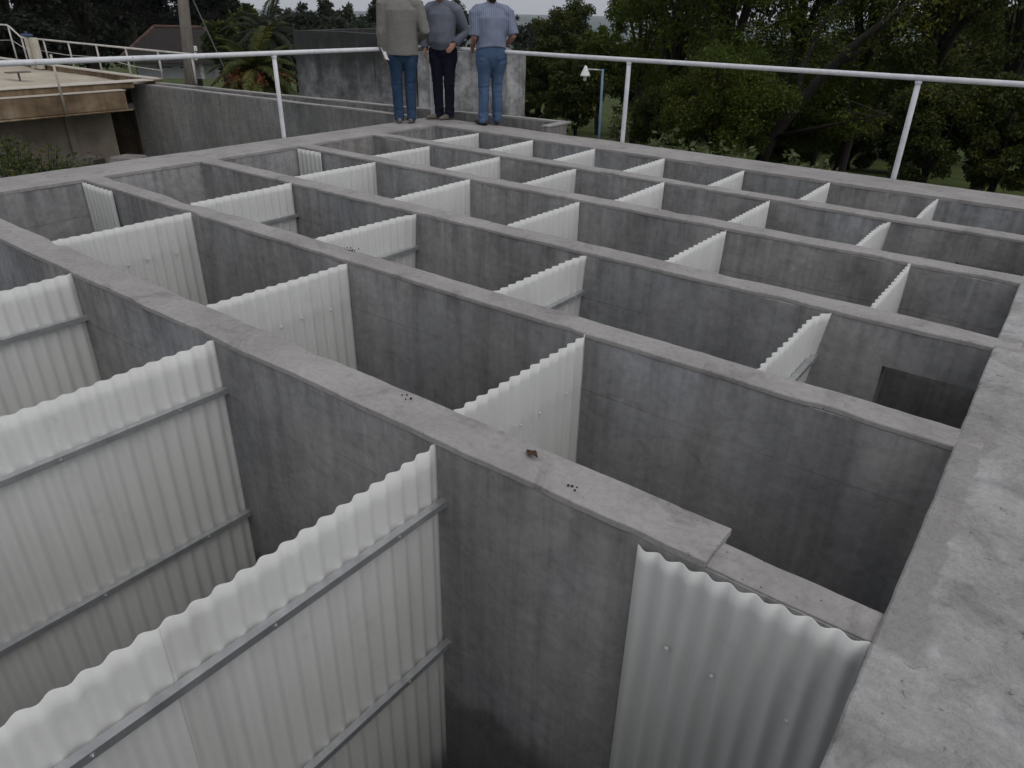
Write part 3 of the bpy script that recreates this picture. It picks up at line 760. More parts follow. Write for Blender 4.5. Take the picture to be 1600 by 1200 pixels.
# right-hand trees, near
right = [
 (1015, 19, -60, 150, 62, 'feathery green tree with hanging twigs left of the right hand tree belt', LEAF_R, 13000, .15),
 (1085, 17, -150, 165, 95, 'tall yellow tinged feathery tree behind the middle rail post', LEAF_R, 20000, .15),
 (1185, 15.5, -190, 120, 110, 'tall feathery tree with open crown and thin twigs against the sky', LEAF_R, 21000, .14),
 (1300, 17.5, -200, 110, 120, 'big feathery tree with slanting dark limbs left of the right rail post', LEAF_R2, 20000, .15),
 (1420, 16, -220, 150, 100, 'dark feathery tree directly behind the leaning right rail post', LEAF_R, 19000, .14),
 (1540, 15, -220, 170, 120, 'dense dark green tree at the right edge of the photo', LEAF_R2, 21000, .14),
 (1690, 17, -220, 190, 120, 'dark tree partly cut by the right edge of the photo', LEAF_R2, 12000, .15),
 (1140, 13.5, 85, 262, 100, 'low yellow green spreading tree above the back rim, right of the middle rail post', LEAF_R, 15000, .12),
 (1050, 15, 130, 245, 60, 'small dark bushy tree just right of the middle rail post', LEAF_R2, 8000, .12),
 (1300, 15.5, 110, 232, 75, 'low olive tree with bare stems below its crown, near the right rail post', LEAF_R, 10000, .12),
 (1490, 12.5, 120, 300, 85, 'dark thick low tree right of the right rail post', LEAF_R2, 14000, .12),
 (1610, 12.5, 110, 310, 80, 'dark low tree at the right edge below the rail', LEAF_R2, 11000, .12),
 (1230, 24, 34, 236, 120, 'shaded tree filling the gap behind the feathery trees', LEAF_R2, 12000, .2),
 (1400, 25, 36, 240, 130, 'shaded tree far behind the right rail post', LEAF_R2, 12000, .2),
 (1560, 23, -10, 275, 120, 'shaded dark tree behind the right edge trees', LEAF_R2, 9000, .2),
 (1090, 26, 30, 215, 110, 'dim tree far behind the middle rail post', LEAF_R2, 7000, .2),
 (1345, 19, 165, 266, 55, 'low round bush tree on the lawn left of the right rail post', LEAF_R2, 6000, .15),
 (1235, 16, 190, 258, 60, 'low bushy undergrowth tree left of the bare stems', LEAF_R, 6000, .12),
 (1440, 19, 170, 290, 55, 'low dim bush tree right of the right rail post foot', LEAF_R2, 6000, .15),
 # centre right
 (888, 30, 9, 195, 62, 'round dark tree right of the three men, standing above its neighbours', LEAF_R2, 14000, .2),
 (945, 24, 32, 160, 48, 'yellow and green tree above the blue lamp post', LEAF_R, 9000, .17),
 (905, 22, 75, 205, 55, 'dark tree behind the white shade of the lamp post', LEAF_R2, 9000, .17),
 (1000, 24, 70, 190, 50, 'dark tree between the lamp post and the middle rail post', LEAF_R2, 7000, .17),
 (845, 26, 60, 200, 38, 'dark narrow tree beside the pale concrete wall', LEAF_R2, 7000, .18),
 (812, 48, 28, 150, 26, 'small grey green tree right of the striped shirt', LEAF_F, 4000, .28),
 (838, 58, 31, 120, 22, 'low far tree below the horizon right of the three men', LEAF_F, 3000, .3),
 (718, 60, -3, 110, 26, 'far tree between the middle man and the man in striped shirt', LEAF_F, 4000, .3)]
for a in right:
    a = list(a); tall = a[2] < -50
    if a[0] > 1030: a[4] *= 1.2
    near = a[1] < 16.5 and not tall
    a[7] = int(a[7]*(.8 if tall else 3.4 if near else 2.4)); a[8] *= .45 if near else .56
    tree(*a, group=GRP_R, limbs=9 if tall else 8, droop=.3)
GRP_L = 'trees behind the house and the left structures'
left = [
 (-60, 42, -230, 95, 130, 'huge dark tree at the left edge of the photo', LEAF_L, 14000, .34),
 (60, 46, -260, 92, 120, 'tall dark dense tree above the second railing', LEAF_L, 16000, .34),
 (150, 64, -230, 70, 95, 'tall dark tree left of the house roof', LEAF_L, 15000, .36),
 (255, 74, -190, 70, 85, 'black green tree directly behind the house and pole', LEAF_L, 13000, .42),
 (328, 72, -40, 95, 55, 'dark tree right of the wooden pole', LEAF_L, 9000, .40),
 (195, 84, -15, 112, 80, 'black green tree far behind the left end of the house', LEAF_L, 9000, .42),
 (75, 78, -20, 112, 90, 'black green tree far behind the second railing', LEAF_L, 9000, .42),
 (15, 33, 15, 125, 80, 'low dark tree behind the sluice gate', LEAF_L, 8000, .24),
 (118, 60, 22, 112, 80, 'low dark tree between sluice gate and house', LEAF_L, 8000, .28),
 (375, 62, 12, 115, 42, 'green tree sloping down towards the palm', LEAF_R2, 8000, .34),
 (345, 48, 30, 112, 36, 'mid green bushy tree left of the palm', LEAF_R2, 6000, .26),
 (418, 70, 15, 105, 32, 'grey green tree behind the palm', LEAF_F, 6000, .34),
 (452, 72, 10, 100, 30, 'grey green tree above the left end of the weathered wall', LEAF_F, 6000, .34),
 (480, 66, 14, 90, 26, 'broad grey tree behind the weathered wall', LEAF_F, 5000, .32),
 (507, 78, -1, 75, 16, 'slim pale tree rising above the weathered wall', LEAF_F, 4000, .34),
 (538, 80, 4, 70, 17, 'round pale tree over the middle of the weathered wall', LEAF_F, 4000, .34),
 (520, 60, 22, 90, 36, 'low dark tree just over the weathered wall', LEAF_F, 5000, .30),
 (562, 62, 27, 90, 22, 'small low tree left of the man in the cardigan', LEAF_F, 3500, .30),
 (590, 66, -2, 90, 24, 'dark tree behind the shoulder of the man in the cardigan', LEAF_F, 5000, .32),
 (640, 64, 8, 90, 36, 'dark tree hidden behind the man in the cardigan', LEAF_F, 4000, .32),
 (440, 44, 38, 120, 36, 'dark bushy tree right behind the palm fronds', LEAF_L, 6000, .24),
 (375, 40, 65, 130, 40, 'dark shrubby tree behind the left palm fronds', LEAF_L, 5000, .22)]
for a in left: tree(*a, group=GRP_L, limbs=7, droop=.1)

# tree leaning across to the right with long bare limbs
def leaning_tree():
    d0 = 14.2; b = at(1180, 262, d=d0); b.z = gz(b.x, b.y)
    root = empty('tree', b, 'slender tree leaning right with long dark bare limbs crossing the sky gap', 'tree', GRP_R)
    tb = MB(); cl = []; rnd = random.Random(4)
    def limb(pts, r0_, r1_):
        P = [at(x, y, d=d)-b for x, y, d in pts]; n = len(P); tb.tube(P, [r0_+(r1_-r0_)*i/(n-1) for i in range(n)], 7); return P
    main = limb([(1180, 275, 14.2), (1205, 215, 14.2), (1245, 165, 14.1), (1292, 112, 14.0), (1345, 62, 13.9), (1405, 18, 13.8), (1470, -40, 13.7)], .12, .045)
    l2 = limb([(1292, 112, 14.0), (1350, 78, 14.3), (1420, 42, 14.6), (1500, 5, 14.9), (1570, -30, 15)], .06, .02)
    l3 = limb([(1245, 165, 14.1), (1252, 110, 14.3), (1285, 40, 14.6), (1335, -25, 14.8)], .06, .025)
    l4 = limb([(1205, 215, 14.2), (1170, 150, 14.4), (1120, 70, 14.7), (1090, -20, 15)], .06, .02)
    l5 = limb([(1205, 215, 14.2), (1300, 195, 13.6), (1400, 175, 13.2)], .045, .012)
    for L in (main[3:], l2[1:], l3[1:], l4[1:], l5[1:]):
        for i in range(len(L)-1):
            for k in range(7):
                q = L[i].lerp(L[i+1], rnd.random()); e = q+Vector((rnd.gauss(0, .35), rnd.gauss(0, .35), rnd.gauss(.0, .25)))
                tb.tube([q, q.lerp(e, .5)+Vector((0, 0, .05)), e], [.014, .009, .004], 4)
                for j in range(46): cl.append(q.lerp(e, rnd.uniform(.2, 1.1))+Vector((rnd.gauss(0, .10), rnd.gauss(0, .10), rnd.gauss(-.05, .07))))
    leaf_mesh('crown', np.array(cl), .085, LEAF_R, droop=.6, parent=root, aspect=.32); tb.build('trunk', M_BARK, root, smooth=True)
leaning_tree()

def palm(px, py, d, L, label, nf=44, fruit=True, name='palm_tree', mat=LEAF_P, seed=3):
    p = at(px, py, d=d); base = Vector((p.x, p.y, gz(p.x, p.y))); h = p.z-base.z; rnd = random.Random(seed)
    root = empty(name, base, label, 'palm')
    tb = MB(); tb.tube([(0, 0, -.1), (0, 0, h*.5), (0, 0, h-.15), (0, 0, h+.1)], [.26, .24, .28, .18], 12); tb.build('trunk', M_BARK, root, smooth=True)
    for i in range(nf):
        a = i*2.39996+rnd.uniform(-.2, .2); el = R(70)-R(100)*(i/nf)**.75
        mb = MB(); pts = []; pos = Vector((0, 0, h)); dr = Vector((math.cos(a)*math.cos(el), math.sin(a)*math.cos(el), math.sin(el))); n = 12; LL = L*rnd.uniform(.85, 1.1)
        for k in range(n+1):
            pts.append(pos.copy()); pos = pos+dr*(LL/n); dr = (dr+Vector((0, 0, -.115))).normalized()
        mb.tube(pts, [.028*(1-k/n)+.006 for k in range(n+1)], 5)
        for k in range(2, n+1):
            for sub in range(3):
                q = pts[k-1].lerp(pts[k], sub/3+.1); t_ = (pts[k]-pts[k-1]).normalized(); s_ = t_.cross(Vector((0, 0, 1)))
                s_ = s_.normalized() if s_.length > .05 else Vector((1, 0, 0)); ll = LL*.19*(1-abs(k/n-.45)*1.1)
                for sg in (-1, 1):
                    e = q+(s_*sg*.78+t_*.6+Vector((0, 0, -.30))).normalized()*ll*rnd.uniform(.85, 1.15); wv = t_*.024
                    m_ = q.lerp(e, .5)+Vector((0, 0, .03))
                    b = len(mb.v); mb.v += [tuple(q-wv*.5), tuple(q+wv*.5), tuple(m_+wv), tuple(e), tuple(m_-wv)]; mb.f.append([b, b+1, b+2, b+3, b+4]); mb.m.append(0)
        mb.build('frond', mat, root)
    if fruit:
        for i in range(7):
            a = 2*math.pi*i/7+.4; c = Vector((math.cos(a)*.62, math.sin(a)*.62, h-.12)); mb = MB()
            for k in range(70):
                q = c+Vector((rnd.gauss(0, .10), rnd.gauss(0, .10), rnd.gauss(-.05, .12))); mb.ell(q, (.029, .029, .036), nu=8, nv=6)
            mb.ell(c+Vector((0, 0, -.05)), (.10, .10, .14)); mb.tube([(0, 0, h-.05), c+Vector((0, 0, .15)), c], [.03, .026, .026], 8)
            remeshed(mb, .014, 'date_cluster', M_FRUIT, root, 1)
    return root
palm(400, 112, 20.5, 1.5, 'short stout palm with arching fronds and orange date clusters, left of the weathered wall', seed=5)
palm(418, 52, 34, 2.0, 'taller grey green palm behind the palm with orange dates', nf=30, fruit=False, mat=LEAF_F, seed=9)

def weed(px, py, d, h, label, n=9, mat=LEAF_G, lf=.09, name='weed_plant', group='weeds growing outside the left rim', spread=.3):
    p = at(px, py, d=d); z0 = gz(p.x, p.y); h = max(h, p.z-z0); root = empty(name, (p.x, p.y, z0), label, 'weed' if 'weed' in name else 'shrub', group)
    sb = MB(); C = []
    for i in range(n):
        a = random.uniform(0, 6.28); r_ = random.uniform(.2, 1)*spread; hh = h*random.uniform(.6, 1.02)
        e = Vector((math.cos(a)*r_, math.sin(a)*r_, hh)); mpt = e*.5+Vector((0, 0, hh*.08))
        sb.tube([(math.cos(a)*.04, math.sin(a)*.04, -.03), mpt, e], [.008, .006, .003], 5)
        for k in range(int(34*h)):
            q = random.random()**.7; c = (mpt*q*2 if q < .5 else mpt.lerp(e, q*2-1)); C.append(c+Vector((random.gauss(0, .06), random.gauss(0, .06), random.gauss(0, .03))))
    leaf_mesh('foliage', np.array(C), lf, mat, aspect=.5, parent=root); sb.build('stems', M_BARK, root)
for (px, py, d, lab, sp) in [
    (12, 205, 10.6, 'tall leafy green weed at the left edge under the brown beam', .28), (45, 228, 10.3, 'bushy green weed beside the tall one at the left edge', .32),
    (85, 240, 10.4, 'low dark weed right of the bushy weeds at the left', .26), (-15, 225, 10.0, 'yellowish weed cut by the left edge of the photo', .35),
    (22, 250, 9.6, 'orange tinged low weed just over the left rim', .28), (118, 248, 11.2, 'small dark weed before the support wall', .22), (64, 247, 9.9, 'small fresh green weed just over the left rim', .25)]:
    weed(px, py, d, .3, lab, spread=sp*1.25, n=20, lf=.062)
for (px, py, d, lab, h) in [
    (966, 165, 14, 'tall pale green shrub between lamp post and middle rail post', .5), (877, 182, 13, 'pale shrub right of the raised box at the tank corner', .5),
    (1040, 205, 10.6, 'pale leafy shrub just over the back rim, right of the middle rail post', .6), (1068, 213, 10.6, 'bright shrub second right of the middle rail post over the rim', .5),
    (1112, 215, 10.5, 'pale shrub over the rim below the low spreading tree', .5), (1150, 221, 10.4, 'whitish shrub with big leaves over the back rim', .5),
    (1255, 238, 10.6, 'small shrub left of the bare stems over the rim', .5), (1298, 243, 10.6, 'small bright shrub among the bare stems over the rim', .5)]:
    weed(px, py, d, h, lab, mat=LEAF_W, name='leafy_shrub', group='pale shrubs just beyond the back rim', n=8, spread=.25, lf=.1)

# rubble by the channel foot
rb = at(200, 237, d=11.6); base = Vector((rb.x, rb.y, gz(rb.x, rb.y)))
GRB = 'broken slabs heaped at the foot of the channel'
for i, (dx, dy, a, l, w_, lab) in enumerate([(0, 0, .3, .75, .3, 'long broken concrete slab on top of the rubble beside the left rim'), (.5, .40, -.2, .5, .25, 'short broken concrete slab at the right of the rubble'), (-.45, -.45, .9, .6, .3, 'dark broken lump of earth and concrete at the left of the rubble')]):
    z = rb.z-.075-.02*i; mb = MB(); K = 11; rr = [random.uniform(.65, 1.1) for _ in range(K)]
    for lev, (q, zz) in enumerate(((1.0, -(z-base.z)-.05), (1.05, -.09), (1.0, -.07), (.95, 0.0), (.5, .015))):
        for k in range(K):
            aa = 2*math.pi*k/K; f = rr[k]*q*(1 if lev < 2 else random.uniform(.88, 1.0)); mb.v.append((math.cos(aa)*l*f*.5, math.sin(aa)*w_*f, zz+(random.uniform(-.012, .02) if lev > 1 else 0)))
    for lev in range(4):
        for k in range(K): mb.f.append([lev*K+k, lev*K+(k+1) % K, (lev+1)*K+(k+1) % K, (lev+1)*K+k]); mb.m.append(0)
    mb.f += [[K-1-k for k in range(K)], [4*K+k for k in range(K)]]; mb.m += [0, 0]
    o = mb.build('concrete_rubble', M_RUBBLE if i < 2 else M_EARTH, loc=(rb.x+dx, rb.y+dy, z)); o.rotation_euler = (random.uniform(-.12, .12), random.uniform(-.1, .1), -YAW+a+R(45)); tag(o, lab, 'rubble', GRB)

# ------------------------------------------------------------------ weathered concrete tank behind the men
wt = empty('weathered_wall', (-12, 11, -1.5), 'high dark stained concrete wall with rain streaks behind the three men', 'wall')
A1 = at(457, 47, d=17.0); A2 = at(648, 55, d=15.0); 
mb = MB(); th = .25
def slabwall(mb, P, Q, ztop, th, zb=-3.2, z2=None, mi=0):
    P = Vector((P.x, P.y, 0)); Q = Vector((Q.x, Q.y, 0)); d = (Q-P).normalized(); nrm = Vector((-d.y, d.x, 0))*th; z2 = ztop if z2 is None else z2; n = 24
    b = len(mb.v)
    for i in range(n+1):
        c = P.lerp(Q, i/n); zt = ztop+(z2-ztop)*i/n+.012*nz(c, 2.0, 9)
        mb.v += [(c.x, c.y, zb), (c.x, c.y, zt), (c.x+nrm.x, c.y+nrm.y, zt), (c.x+nrm.x, c.y+nrm.y, zb)]
    for i in range(n):
        a = b+i*4
        for j in range(4): mb.f.append([a+j, a+4+j, a+4+(j+1) % 4, a+(j+1) % 4]); mb.m.append(mi)
    e = b+n*4; mb.f += [[b, b+1, b+2, b+3], [e+3, e+2, e+1, e]]; mb.m += [mi, mi]
slabwall(mb, A1, A2, A1.z, th, z2=A2.z); child(mb, 'wall_face', M_STAIN, wt)
A0 = A1+(A1-EYE).normalized()*5; A0b = A1+Vector((-1.2, 5.5, 0))
mb = MB(); slabwall(mb, A0b, A1+Vector((-.0, .02, 0)), A1.z-.004, th); child(mb, 'side_wall', M_STAIN, wt)
pw = empty('pale_wall', (-9, 11, -1.5), 'pale whitish concrete wall with black drips, lower, right of the dark stained wall', 'wall')
B1 = at(651, 80, d=14.9); B2 = at(813, 83, d=13.9)
mb = MB(); slabwall(mb, B1, B2, B1.z, th, z2=B2.z); child(mb, 'wall_face', M_STAIN2, pw)
mb = MB(); slabwall(mb, B2+Vector((.0, .02, 0)), B2+Vector((-4.2, 4.2, 0)), B2.z-.004, th); child(mb, 'side_wall', M_STAIN2, pw)

# ------------------------------------------------------------------ house, pole, lamp
def house():
    PL, PR = at(196, 112, d=52), at(345, 113, d=50); dv = (PR-PL); dv.z = 0; L = dv.length; dx = dv.normalized(); dy = Vector((-dx.y, dx.x, 0))
    z0 = (PL.z+PR.z)/2; zr = at(265, 43, d=53).z; ze = at(265, 98, d=51).z
    e = empty('house', (PL.x, PL.y, z0), 'low white house with dark hipped tile roof and orange ridge behind the pole', 'house', rz=math.atan2(dx.y, dx.x))
    H = ze-z0; D = 6.0; ZR = zr-z0
    mb = MB(); mb.box((.5, .5, -.4), (L-.5, D-.5, H)); mb.build('wall', M_HWALL, e)
    mb = MB(); o = .35
    ev = [(-o, -o, H), (L+o, -o, H), (L+o, D+o, H), (-o, D+o, H)]; rg = [(L*.18, D/2, ZR), (L*.72, D/2, ZR)]
    mb.add(ev+rg, [(0, 1, 5, 4), (1, 2, 5), (2, 3, 4, 5), (3, 0, 4), (3, 2, 1, 0)]); rf = mb.build('roof', M_TILE, e)
    mb = MB(); mb.tube([rg[0], rg[1]], [.11, .11], 8); 
    for a, b in ((0, 0), (1, 1)): mb.tube([ev[a], rg[b]], [.10, .10], 8)
    mb.build('ridge_tiles', M_RIDGE, rf)
    for x in (L*.3, L*.55):
        mb = MB(); mb.box((x, .46, .2), (x+.9, .52, H-.25)); w = mb.build('window', M_DARK, e)
    mb = MB(); mb.box((L*.76, .40, -.4), (L*.80, .49, H)); mb.build('porch_column', M_GLASSW, e)
    return e
house()
P0, P1 = at(300, 140, d=21), at(286, 0, d=21.4); dirp = (P1-P0)
zb = gz(P0.x, P0.y)-.2; base = P0+dirp*((zb-P0.z)/dirp.z); top = P0+dirp*1.9
pl = empty('utility_pole', base, 'grey wooden utility pole in front of the house', 'pole')
mb = MB(); mb.tube([base, base.lerp(top, .5), top], [.15, .135, .115], 12); child(mb, 'pole_shaft', M_POLE, pl, smooth=True)
mb = MB(); tt = top-Vector((0, 0, .3)); mb.obox(tt, rt*.7, Vector((0, 0, .05)), Vector((rt.y, -rt.x, 0))*.05); child(mb, 'crossarm', M_POLE, pl)
for k in (-.6, -.2, .2, .6):
    mb = MB(); c = tt+rt*k+Vector((0, 0, .05)); mb.tube([c, c+Vector((0, 0, .08)), c+Vector((0, 0, .14))], [.03, .045, .02], 8); child(mb, 'insulator', M_GLASSW, pl)
g0 = pl.location+(top-base)*.78; g1 = at(396, 125, d=19.0); g1.z = gz(g1.x, g1.y)
mb = MB(); mb.tube([g0, g0.lerp(g1, .5)-Vector((0, 0, .05)), g1], [.013]*3, 5); tag(mb.build('guy_wire', M_WIRE), 'thin dark stay wire slanting down to the right from the wooden pole', 'wire')
# white stacked meter post beside the pole
mp = at(302, 100, d=22.5); base = Vector((mp.x, mp.y, gz(mp.x, mp.y)))
ms = empty('meter_post', base, 'slim post with white meter boxes right of the wooden pole', 'meter post')
mb = MB(); zt = at(300, 62, d=22.5).z; mb.tube([base-Vector((0, 0, .1)), Vector((mp.x, mp.y, zt))], [.03, .03], 8); child(mb, 'post', M_POLE, ms)
for (ya, yb_) in ((72, 80), (82, 94)):
    a, b = at(301, ya, d=22.4), at(302, yb_, d=22.4); mb = MB(); mb.obox((a+b)/2, rt*.09, Vector((0, 0, (a.z-b.z)/2)), Vector((rt.y, -rt.x, 0))*.06); child(mb, 'meter_box', M_GLASSW, ms, bevel=.01)
# things lying on the grass by the house
q = at(277, 117, d=40); q.z = gz(q.x, q.y)+.1; mb = MB(); mb.obox((0, 0, 0), rt*1.1, Vector((rt.y, -rt.x, 0))*.3, Vector((0, 0, .05))); mb.obox((-.3, 0, .2), rt*.45, Vector((rt.y, -rt.x, 0))*.25, Vector((0, 0, .16)))
tag(mb.build('plank_pile', M_HWALL, loc=q, bevel=.02), 'flat pile of whitish boards on the grass before the house', 'planks')
q = at(318, 116, d=30); q.z = gz(q.x, q.y)+.55; mb = MB(); ax = (rt*.8+Vector((0, 0, 0))); 
pts = [ax*-.9, ax*-.55, ax*.55, ax*.9]; mb.tube(pts, [.42, .46, .46, .42], 20)
mb.tube([ax*-.93, ax*-.90], [.30, .32], 20, mi=1)
tag(mb.build('storage_drum', [M_HWALL, M_DARK], loc=q, smooth=False, bevel=.02), 'pale round drum lying on the grass left of the palm', 'drum')
# lamp post
lb = at(936, 212, d=15.2); lt = at(942, 108, d=15.2); base = Vector((lt.x, lt.y, gz(lt.x, lt.y)-.1))
lp = empty('lamp_post', base, 'thin blue lamp post with side arm and white bell shade among the trees', 'lamp post')
mb = MB(); mb.tube([base, Vector((lb.x, lb.y, base.z+.9)), lt], [.026, .025, .023], 10); child(mb, 'pole', M_BLUE, lp, smooth=True)
la = at(915, 108, d=15.2); mb = MB(); mb.tube([lt-Vector((0, 0, .02)), la], [.014, .014], 8); child(mb, 'arm', M_METAL, lp, smooth=True)
mb = MB(); zs = [(.06, .02), (.03, .035), (0, .045), (-.07, .08), (-.10, .095), (-.125, .10)]
mb.tube([la+Vector((0, 0, z)) for z, r_ in zs], [r_ for z, r_ in zs], 18); sh = child(mb, 'lamp_shade', M_GLASSW, lp, smooth=True)
mb = MB(); mb.tube([la+Vector((0, 0, -.12)), la+Vector((0, 0, -.15)), la+Vector((0, 0, -.20)), la+Vector((0, 0, -.215))], [.025, .035, .033, .015], 12); child(mb, 'bulb', M_GLASSW, lp, smooth=True)

# ------------------------------------------------------------------ litter on the walls
c = at(832, 711, z=.006); mb = MB()
for j in range(5):
    for i in range(9):
        u, v = i/8-.5, j/4-.5; w_ = math.sin(math.pi*(i+.3)/8.6)*.022
        mb.v.append((u*.068, v*1.6*w_, .011*abs(v*2)**1.5+.006*math.sin(u*7)+.004))
for j in range(4):
    for i in range(8): a = j*9+i; mb.f.append([a, a+1, a+10, a+9]); mb.m.append(0)
o = mb.build('dry_leaf', M_DRYLEAF, loc=(c.x, c.y, .004), smooth=True); o.rotation_euler = (.25, -.1, R(-15)); tag(o, 'curled dry brown leaf lying on top of the nearest dividing wall', 'leaf')
for (px, py, n, sp, lab) in [(893, 762, 4, .012, 'crumbs of dark dirt on the nearest wall right of the dry leaf'), (638, 621, 5, .018, 'dark dirt crumbs on the nearest wall, upper left of the dry leaf'), (553, 391, 12, .045, 'scatter of dark crumbs on top of the second dividing wall')]:
    c = at(px, py, z=.003); mb = MB()
    for k in range(n):
        r_ = random.uniform(.003, .0065); mb.ell((random.gauss(0, sp), random.gauss(0, sp*.6), r_*.6), (r_, r_*random.uniform(.6, 1), r_*.8), nu=7, nv=5)
    o = mb.build('dirt_crumbs', M_CRUMB, loc=(c.x, c.y, .002)); tag(o, lab, 'dirt crumbs', 'dirt crumbs on the wall tops', 'stuff')

# ------------------------------------------------------------------ people
def V(*a): return Vector(a)
def hand(mb, wrist, d, palm_n, thumb_side, curl=.35, s=1.0):
    """wrist, direction of the fingers, palm normal (towards which fingers curl), thumb side vector"""
    d = d.normalized(); n = (palm_n-d*palm_n.dot(d)).normalized(); t_ = d.cross(n); t_ = t_ if t_.dot(thumb_side) > 0 else -t_
    mb.tube([wrist-d*.02, wrist+d*.02, wrist+d*.055, wrist+d*.09], [(.026*s, .02*s), (.032*s, .018*s), (.040*s, .016*s), (.038*s, .013*s)], 12, flat=t_, round_caps=True)
    for off, L in ((.030, .072), (.010, .082), (-.010, .076), (-.029, .058)):
        p = wrist+d*.088+t_*off*s; dd = d.copy(); pts = [p-d*.03]
        for seg in (.45, .3, .25):
            pts.append(p.copy()); dd = (dd+n*curl*(1.0 if seg < .45 else .6)).normalized(); p = p+dd*L*seg*s
        pts.append(p); mb.tube(pts, [.0095*s, .0095*s, .0088*s, .008*s, .007*s], 8, round_caps=True)
    p = wrist+d*.025+t_*.028*s; q = p+(t_*.75+d*.75+n*.25).normalized()*.045*s; e = q+(d*.9+t_*.15+n*.45).normalized()*.035*s
    mb.tube([p-t_*.015, p, q, e], [.013*s, .013*s, .0105*s, .008*s], 8, round_caps=True)

def person(label, loc, face, H, top_mat, leg_mat, shoe_mat, hair_mat, arms, stance, girth=1.0, sleeve='long', hem=.52, top_name='shirt', belly=0.0, head_turn=0, foot_yaw=(0.15, -.15), loose=0.0, collar=True):
    """local frame: front is -y, the person's left is +x"""
    k = H/1.8; rz = math.atan2(face[0], -face[1])
    root = None
    hip = {1: V(.095, 0, .93)*k, -1: V(-.095, 0, .93)*k}
    ank = {s: V(stance[s][0], stance[s][1], .085*k) for s in (1, -1)}
    knee = {s: hip[s].lerp(ank[s], .52)+V(0, -.02 if True else 0, 0) for s in (1, -1)}
    sh = {1: V(.195*girth, .01, 1.475*k), -1: V(-.195*girth, .01, 1.475*k)}
    B = MB(); g = girth
    B.tube([V(0, .0, .88*k), V(0, 0, .98*k), V(0, -.005-belly*.3, 1.1*k), V(0, 0, 1.27*k), V(0, .01, 1.40*k), V(0, .012, 1.49*k), V(0, .005, 1.535*k)],
           [(.15*g, .105*g), (.165*g, .115*g), (.15*g, .105*g+belly*.5), (.165*g, .112*g), (.18*g, .108*g), (.14*g, .08*g), (.06, .06)], 18, flat=V(1, 0, 0), round_caps=True)
    B.tube([V(0, .01, 1.50*k), V(0, 0, 1.56*k), V(0, -.01, 1.62*k)], [.062, .056, .056], 12, round_caps=True)
    HC = V(0, -.02, 1.685*k); rot = Matrix.Rotation(head_turn, 3, 'Z')
    def hp(x, y, z): return HC+rot @ V(x, y, z)
    h0 = len(B.v)
    def grow(m_, i0=0): m_.v[i0:] = [tuple(HC+(Vector(v)-HC)*1.12) for v in m_.v[i0:]]
    B.ell(HC+rot @ V(0, .012, .015), (.076, .096, .105), rot); B.ell(hp(0, -.028, -.055), (.056, .062, .062), rot)
    B.tube([hp(0, -.085, .018), hp(0, -.108, -.018), hp(0, -.092, -.032)], [.009, .014, .012], 8, round_caps=True)
    B.tube([hp(-.03, -.082, .028), hp(0, -.092, .03), hp(.03, -.082, .028)], [.010, .010, .010], 8, round_caps=True)
    B.tube([hp(-.022, -.083, -.058), hp(0, -.093, -.057), hp(.022, -.083, -.058)], [.007, .009, .007], 8, round_caps=True)
    for s in (1, -1): B.ell(hp(.079*s, .01, -.005), (.010, .020, .032), rot)
    grow(B, h0)
    for s in (1, -1):
        B.tube([hip[s]+V(0, 0, .02), hip[s].lerp(knee[s], .5), knee[s], knee[s].lerp(ank[s], .35)+V(0, .012, 0), ank[s]], [.085*g, .072, .054, .055, .040], 12, round_caps=True)
        el, wr = arms[s][0], arms[s][1]
        B.tube([sh[s]-V(.02*s, 0, 0), sh[s]+V(.015*s, 0, -.03), sh[s].lerp(el, .5), el, el.lerp(wr, .3), wr], [.058, .060, .050, .041, .041, .028], 12, round_caps=True)
        hand(B, wr, arms[s][2], arms[s][3], arms[s][4], arms[s][5] if len(arms[s]) > 5 else .3)
    body = remeshed(B, .0065, 'person', M_SKIN, None, 3)
    body.location = loc; body.rotation_euler = (0, 0, rz); tag(body, label, 'person')
    # eyes
    for s in (1, -1):
        e = MB(); e.ell(hp(.031*s, -.079, .010), (.0125, .0115, .009), rot, 10, 7); grow(e); e.build('eye', M_EYE, body, smooth=True)
    # hair as a cap over the skull
    Hm = MB(); Hm.ell(HC+rot @ V(0, .026, .032), (.081, .094, .099), rot); Hm.ell(HC+rot @ V(0, .055, -.03), (.066, .062, .075), rot); grow(Hm)
    remeshed(Hm, .009, 'hair', hair_mat, body, 2)
    # trousers
    T = MB()
    T.tube([V(0, 0, .84*k), V(0, .008, .90*k), V(0, .008, .97*k), V(0, 0, 1.04*k)], [(.150*g, .110*g), (.178*g, .132*g), (.176*g, .130*g), (.163*g, .120*g+belly*.25)], 20, flat=V(1, 0, 0))
    T.ell(V(0, .01, .84*k), (.10*g, .105*g, .11))
    T.tube([V(-.09*g, .01, .86*k), V(.09*g, .01, .86*k)], [(.10, .10), (.10, .10)], 14)
    for s in (1, -1):
        T.ell(hip[s]+V(-.012*s, .062, -.03), (.080*g, .062, .085))
        a = ank[s]; low = V(a.x, a.y+.005, .035*k)
        T.tube([hip[s]+V(0, 0, .04), hip[s]+V(.004*s, 0, -.10), hip[s].lerp(knee[s], .55), knee[s]+V(0, 0, .02), knee[s].lerp(a, .4)+V(0, .012, 0), a+V(0, .008, .04), low],
               [(.104*g, .112*g), (.106*g, .110*g), (.094, .098), (.080, .084), (.075, .082), (.070, .08), (.074, .09)], 16, flat=V(1, 0, 0))
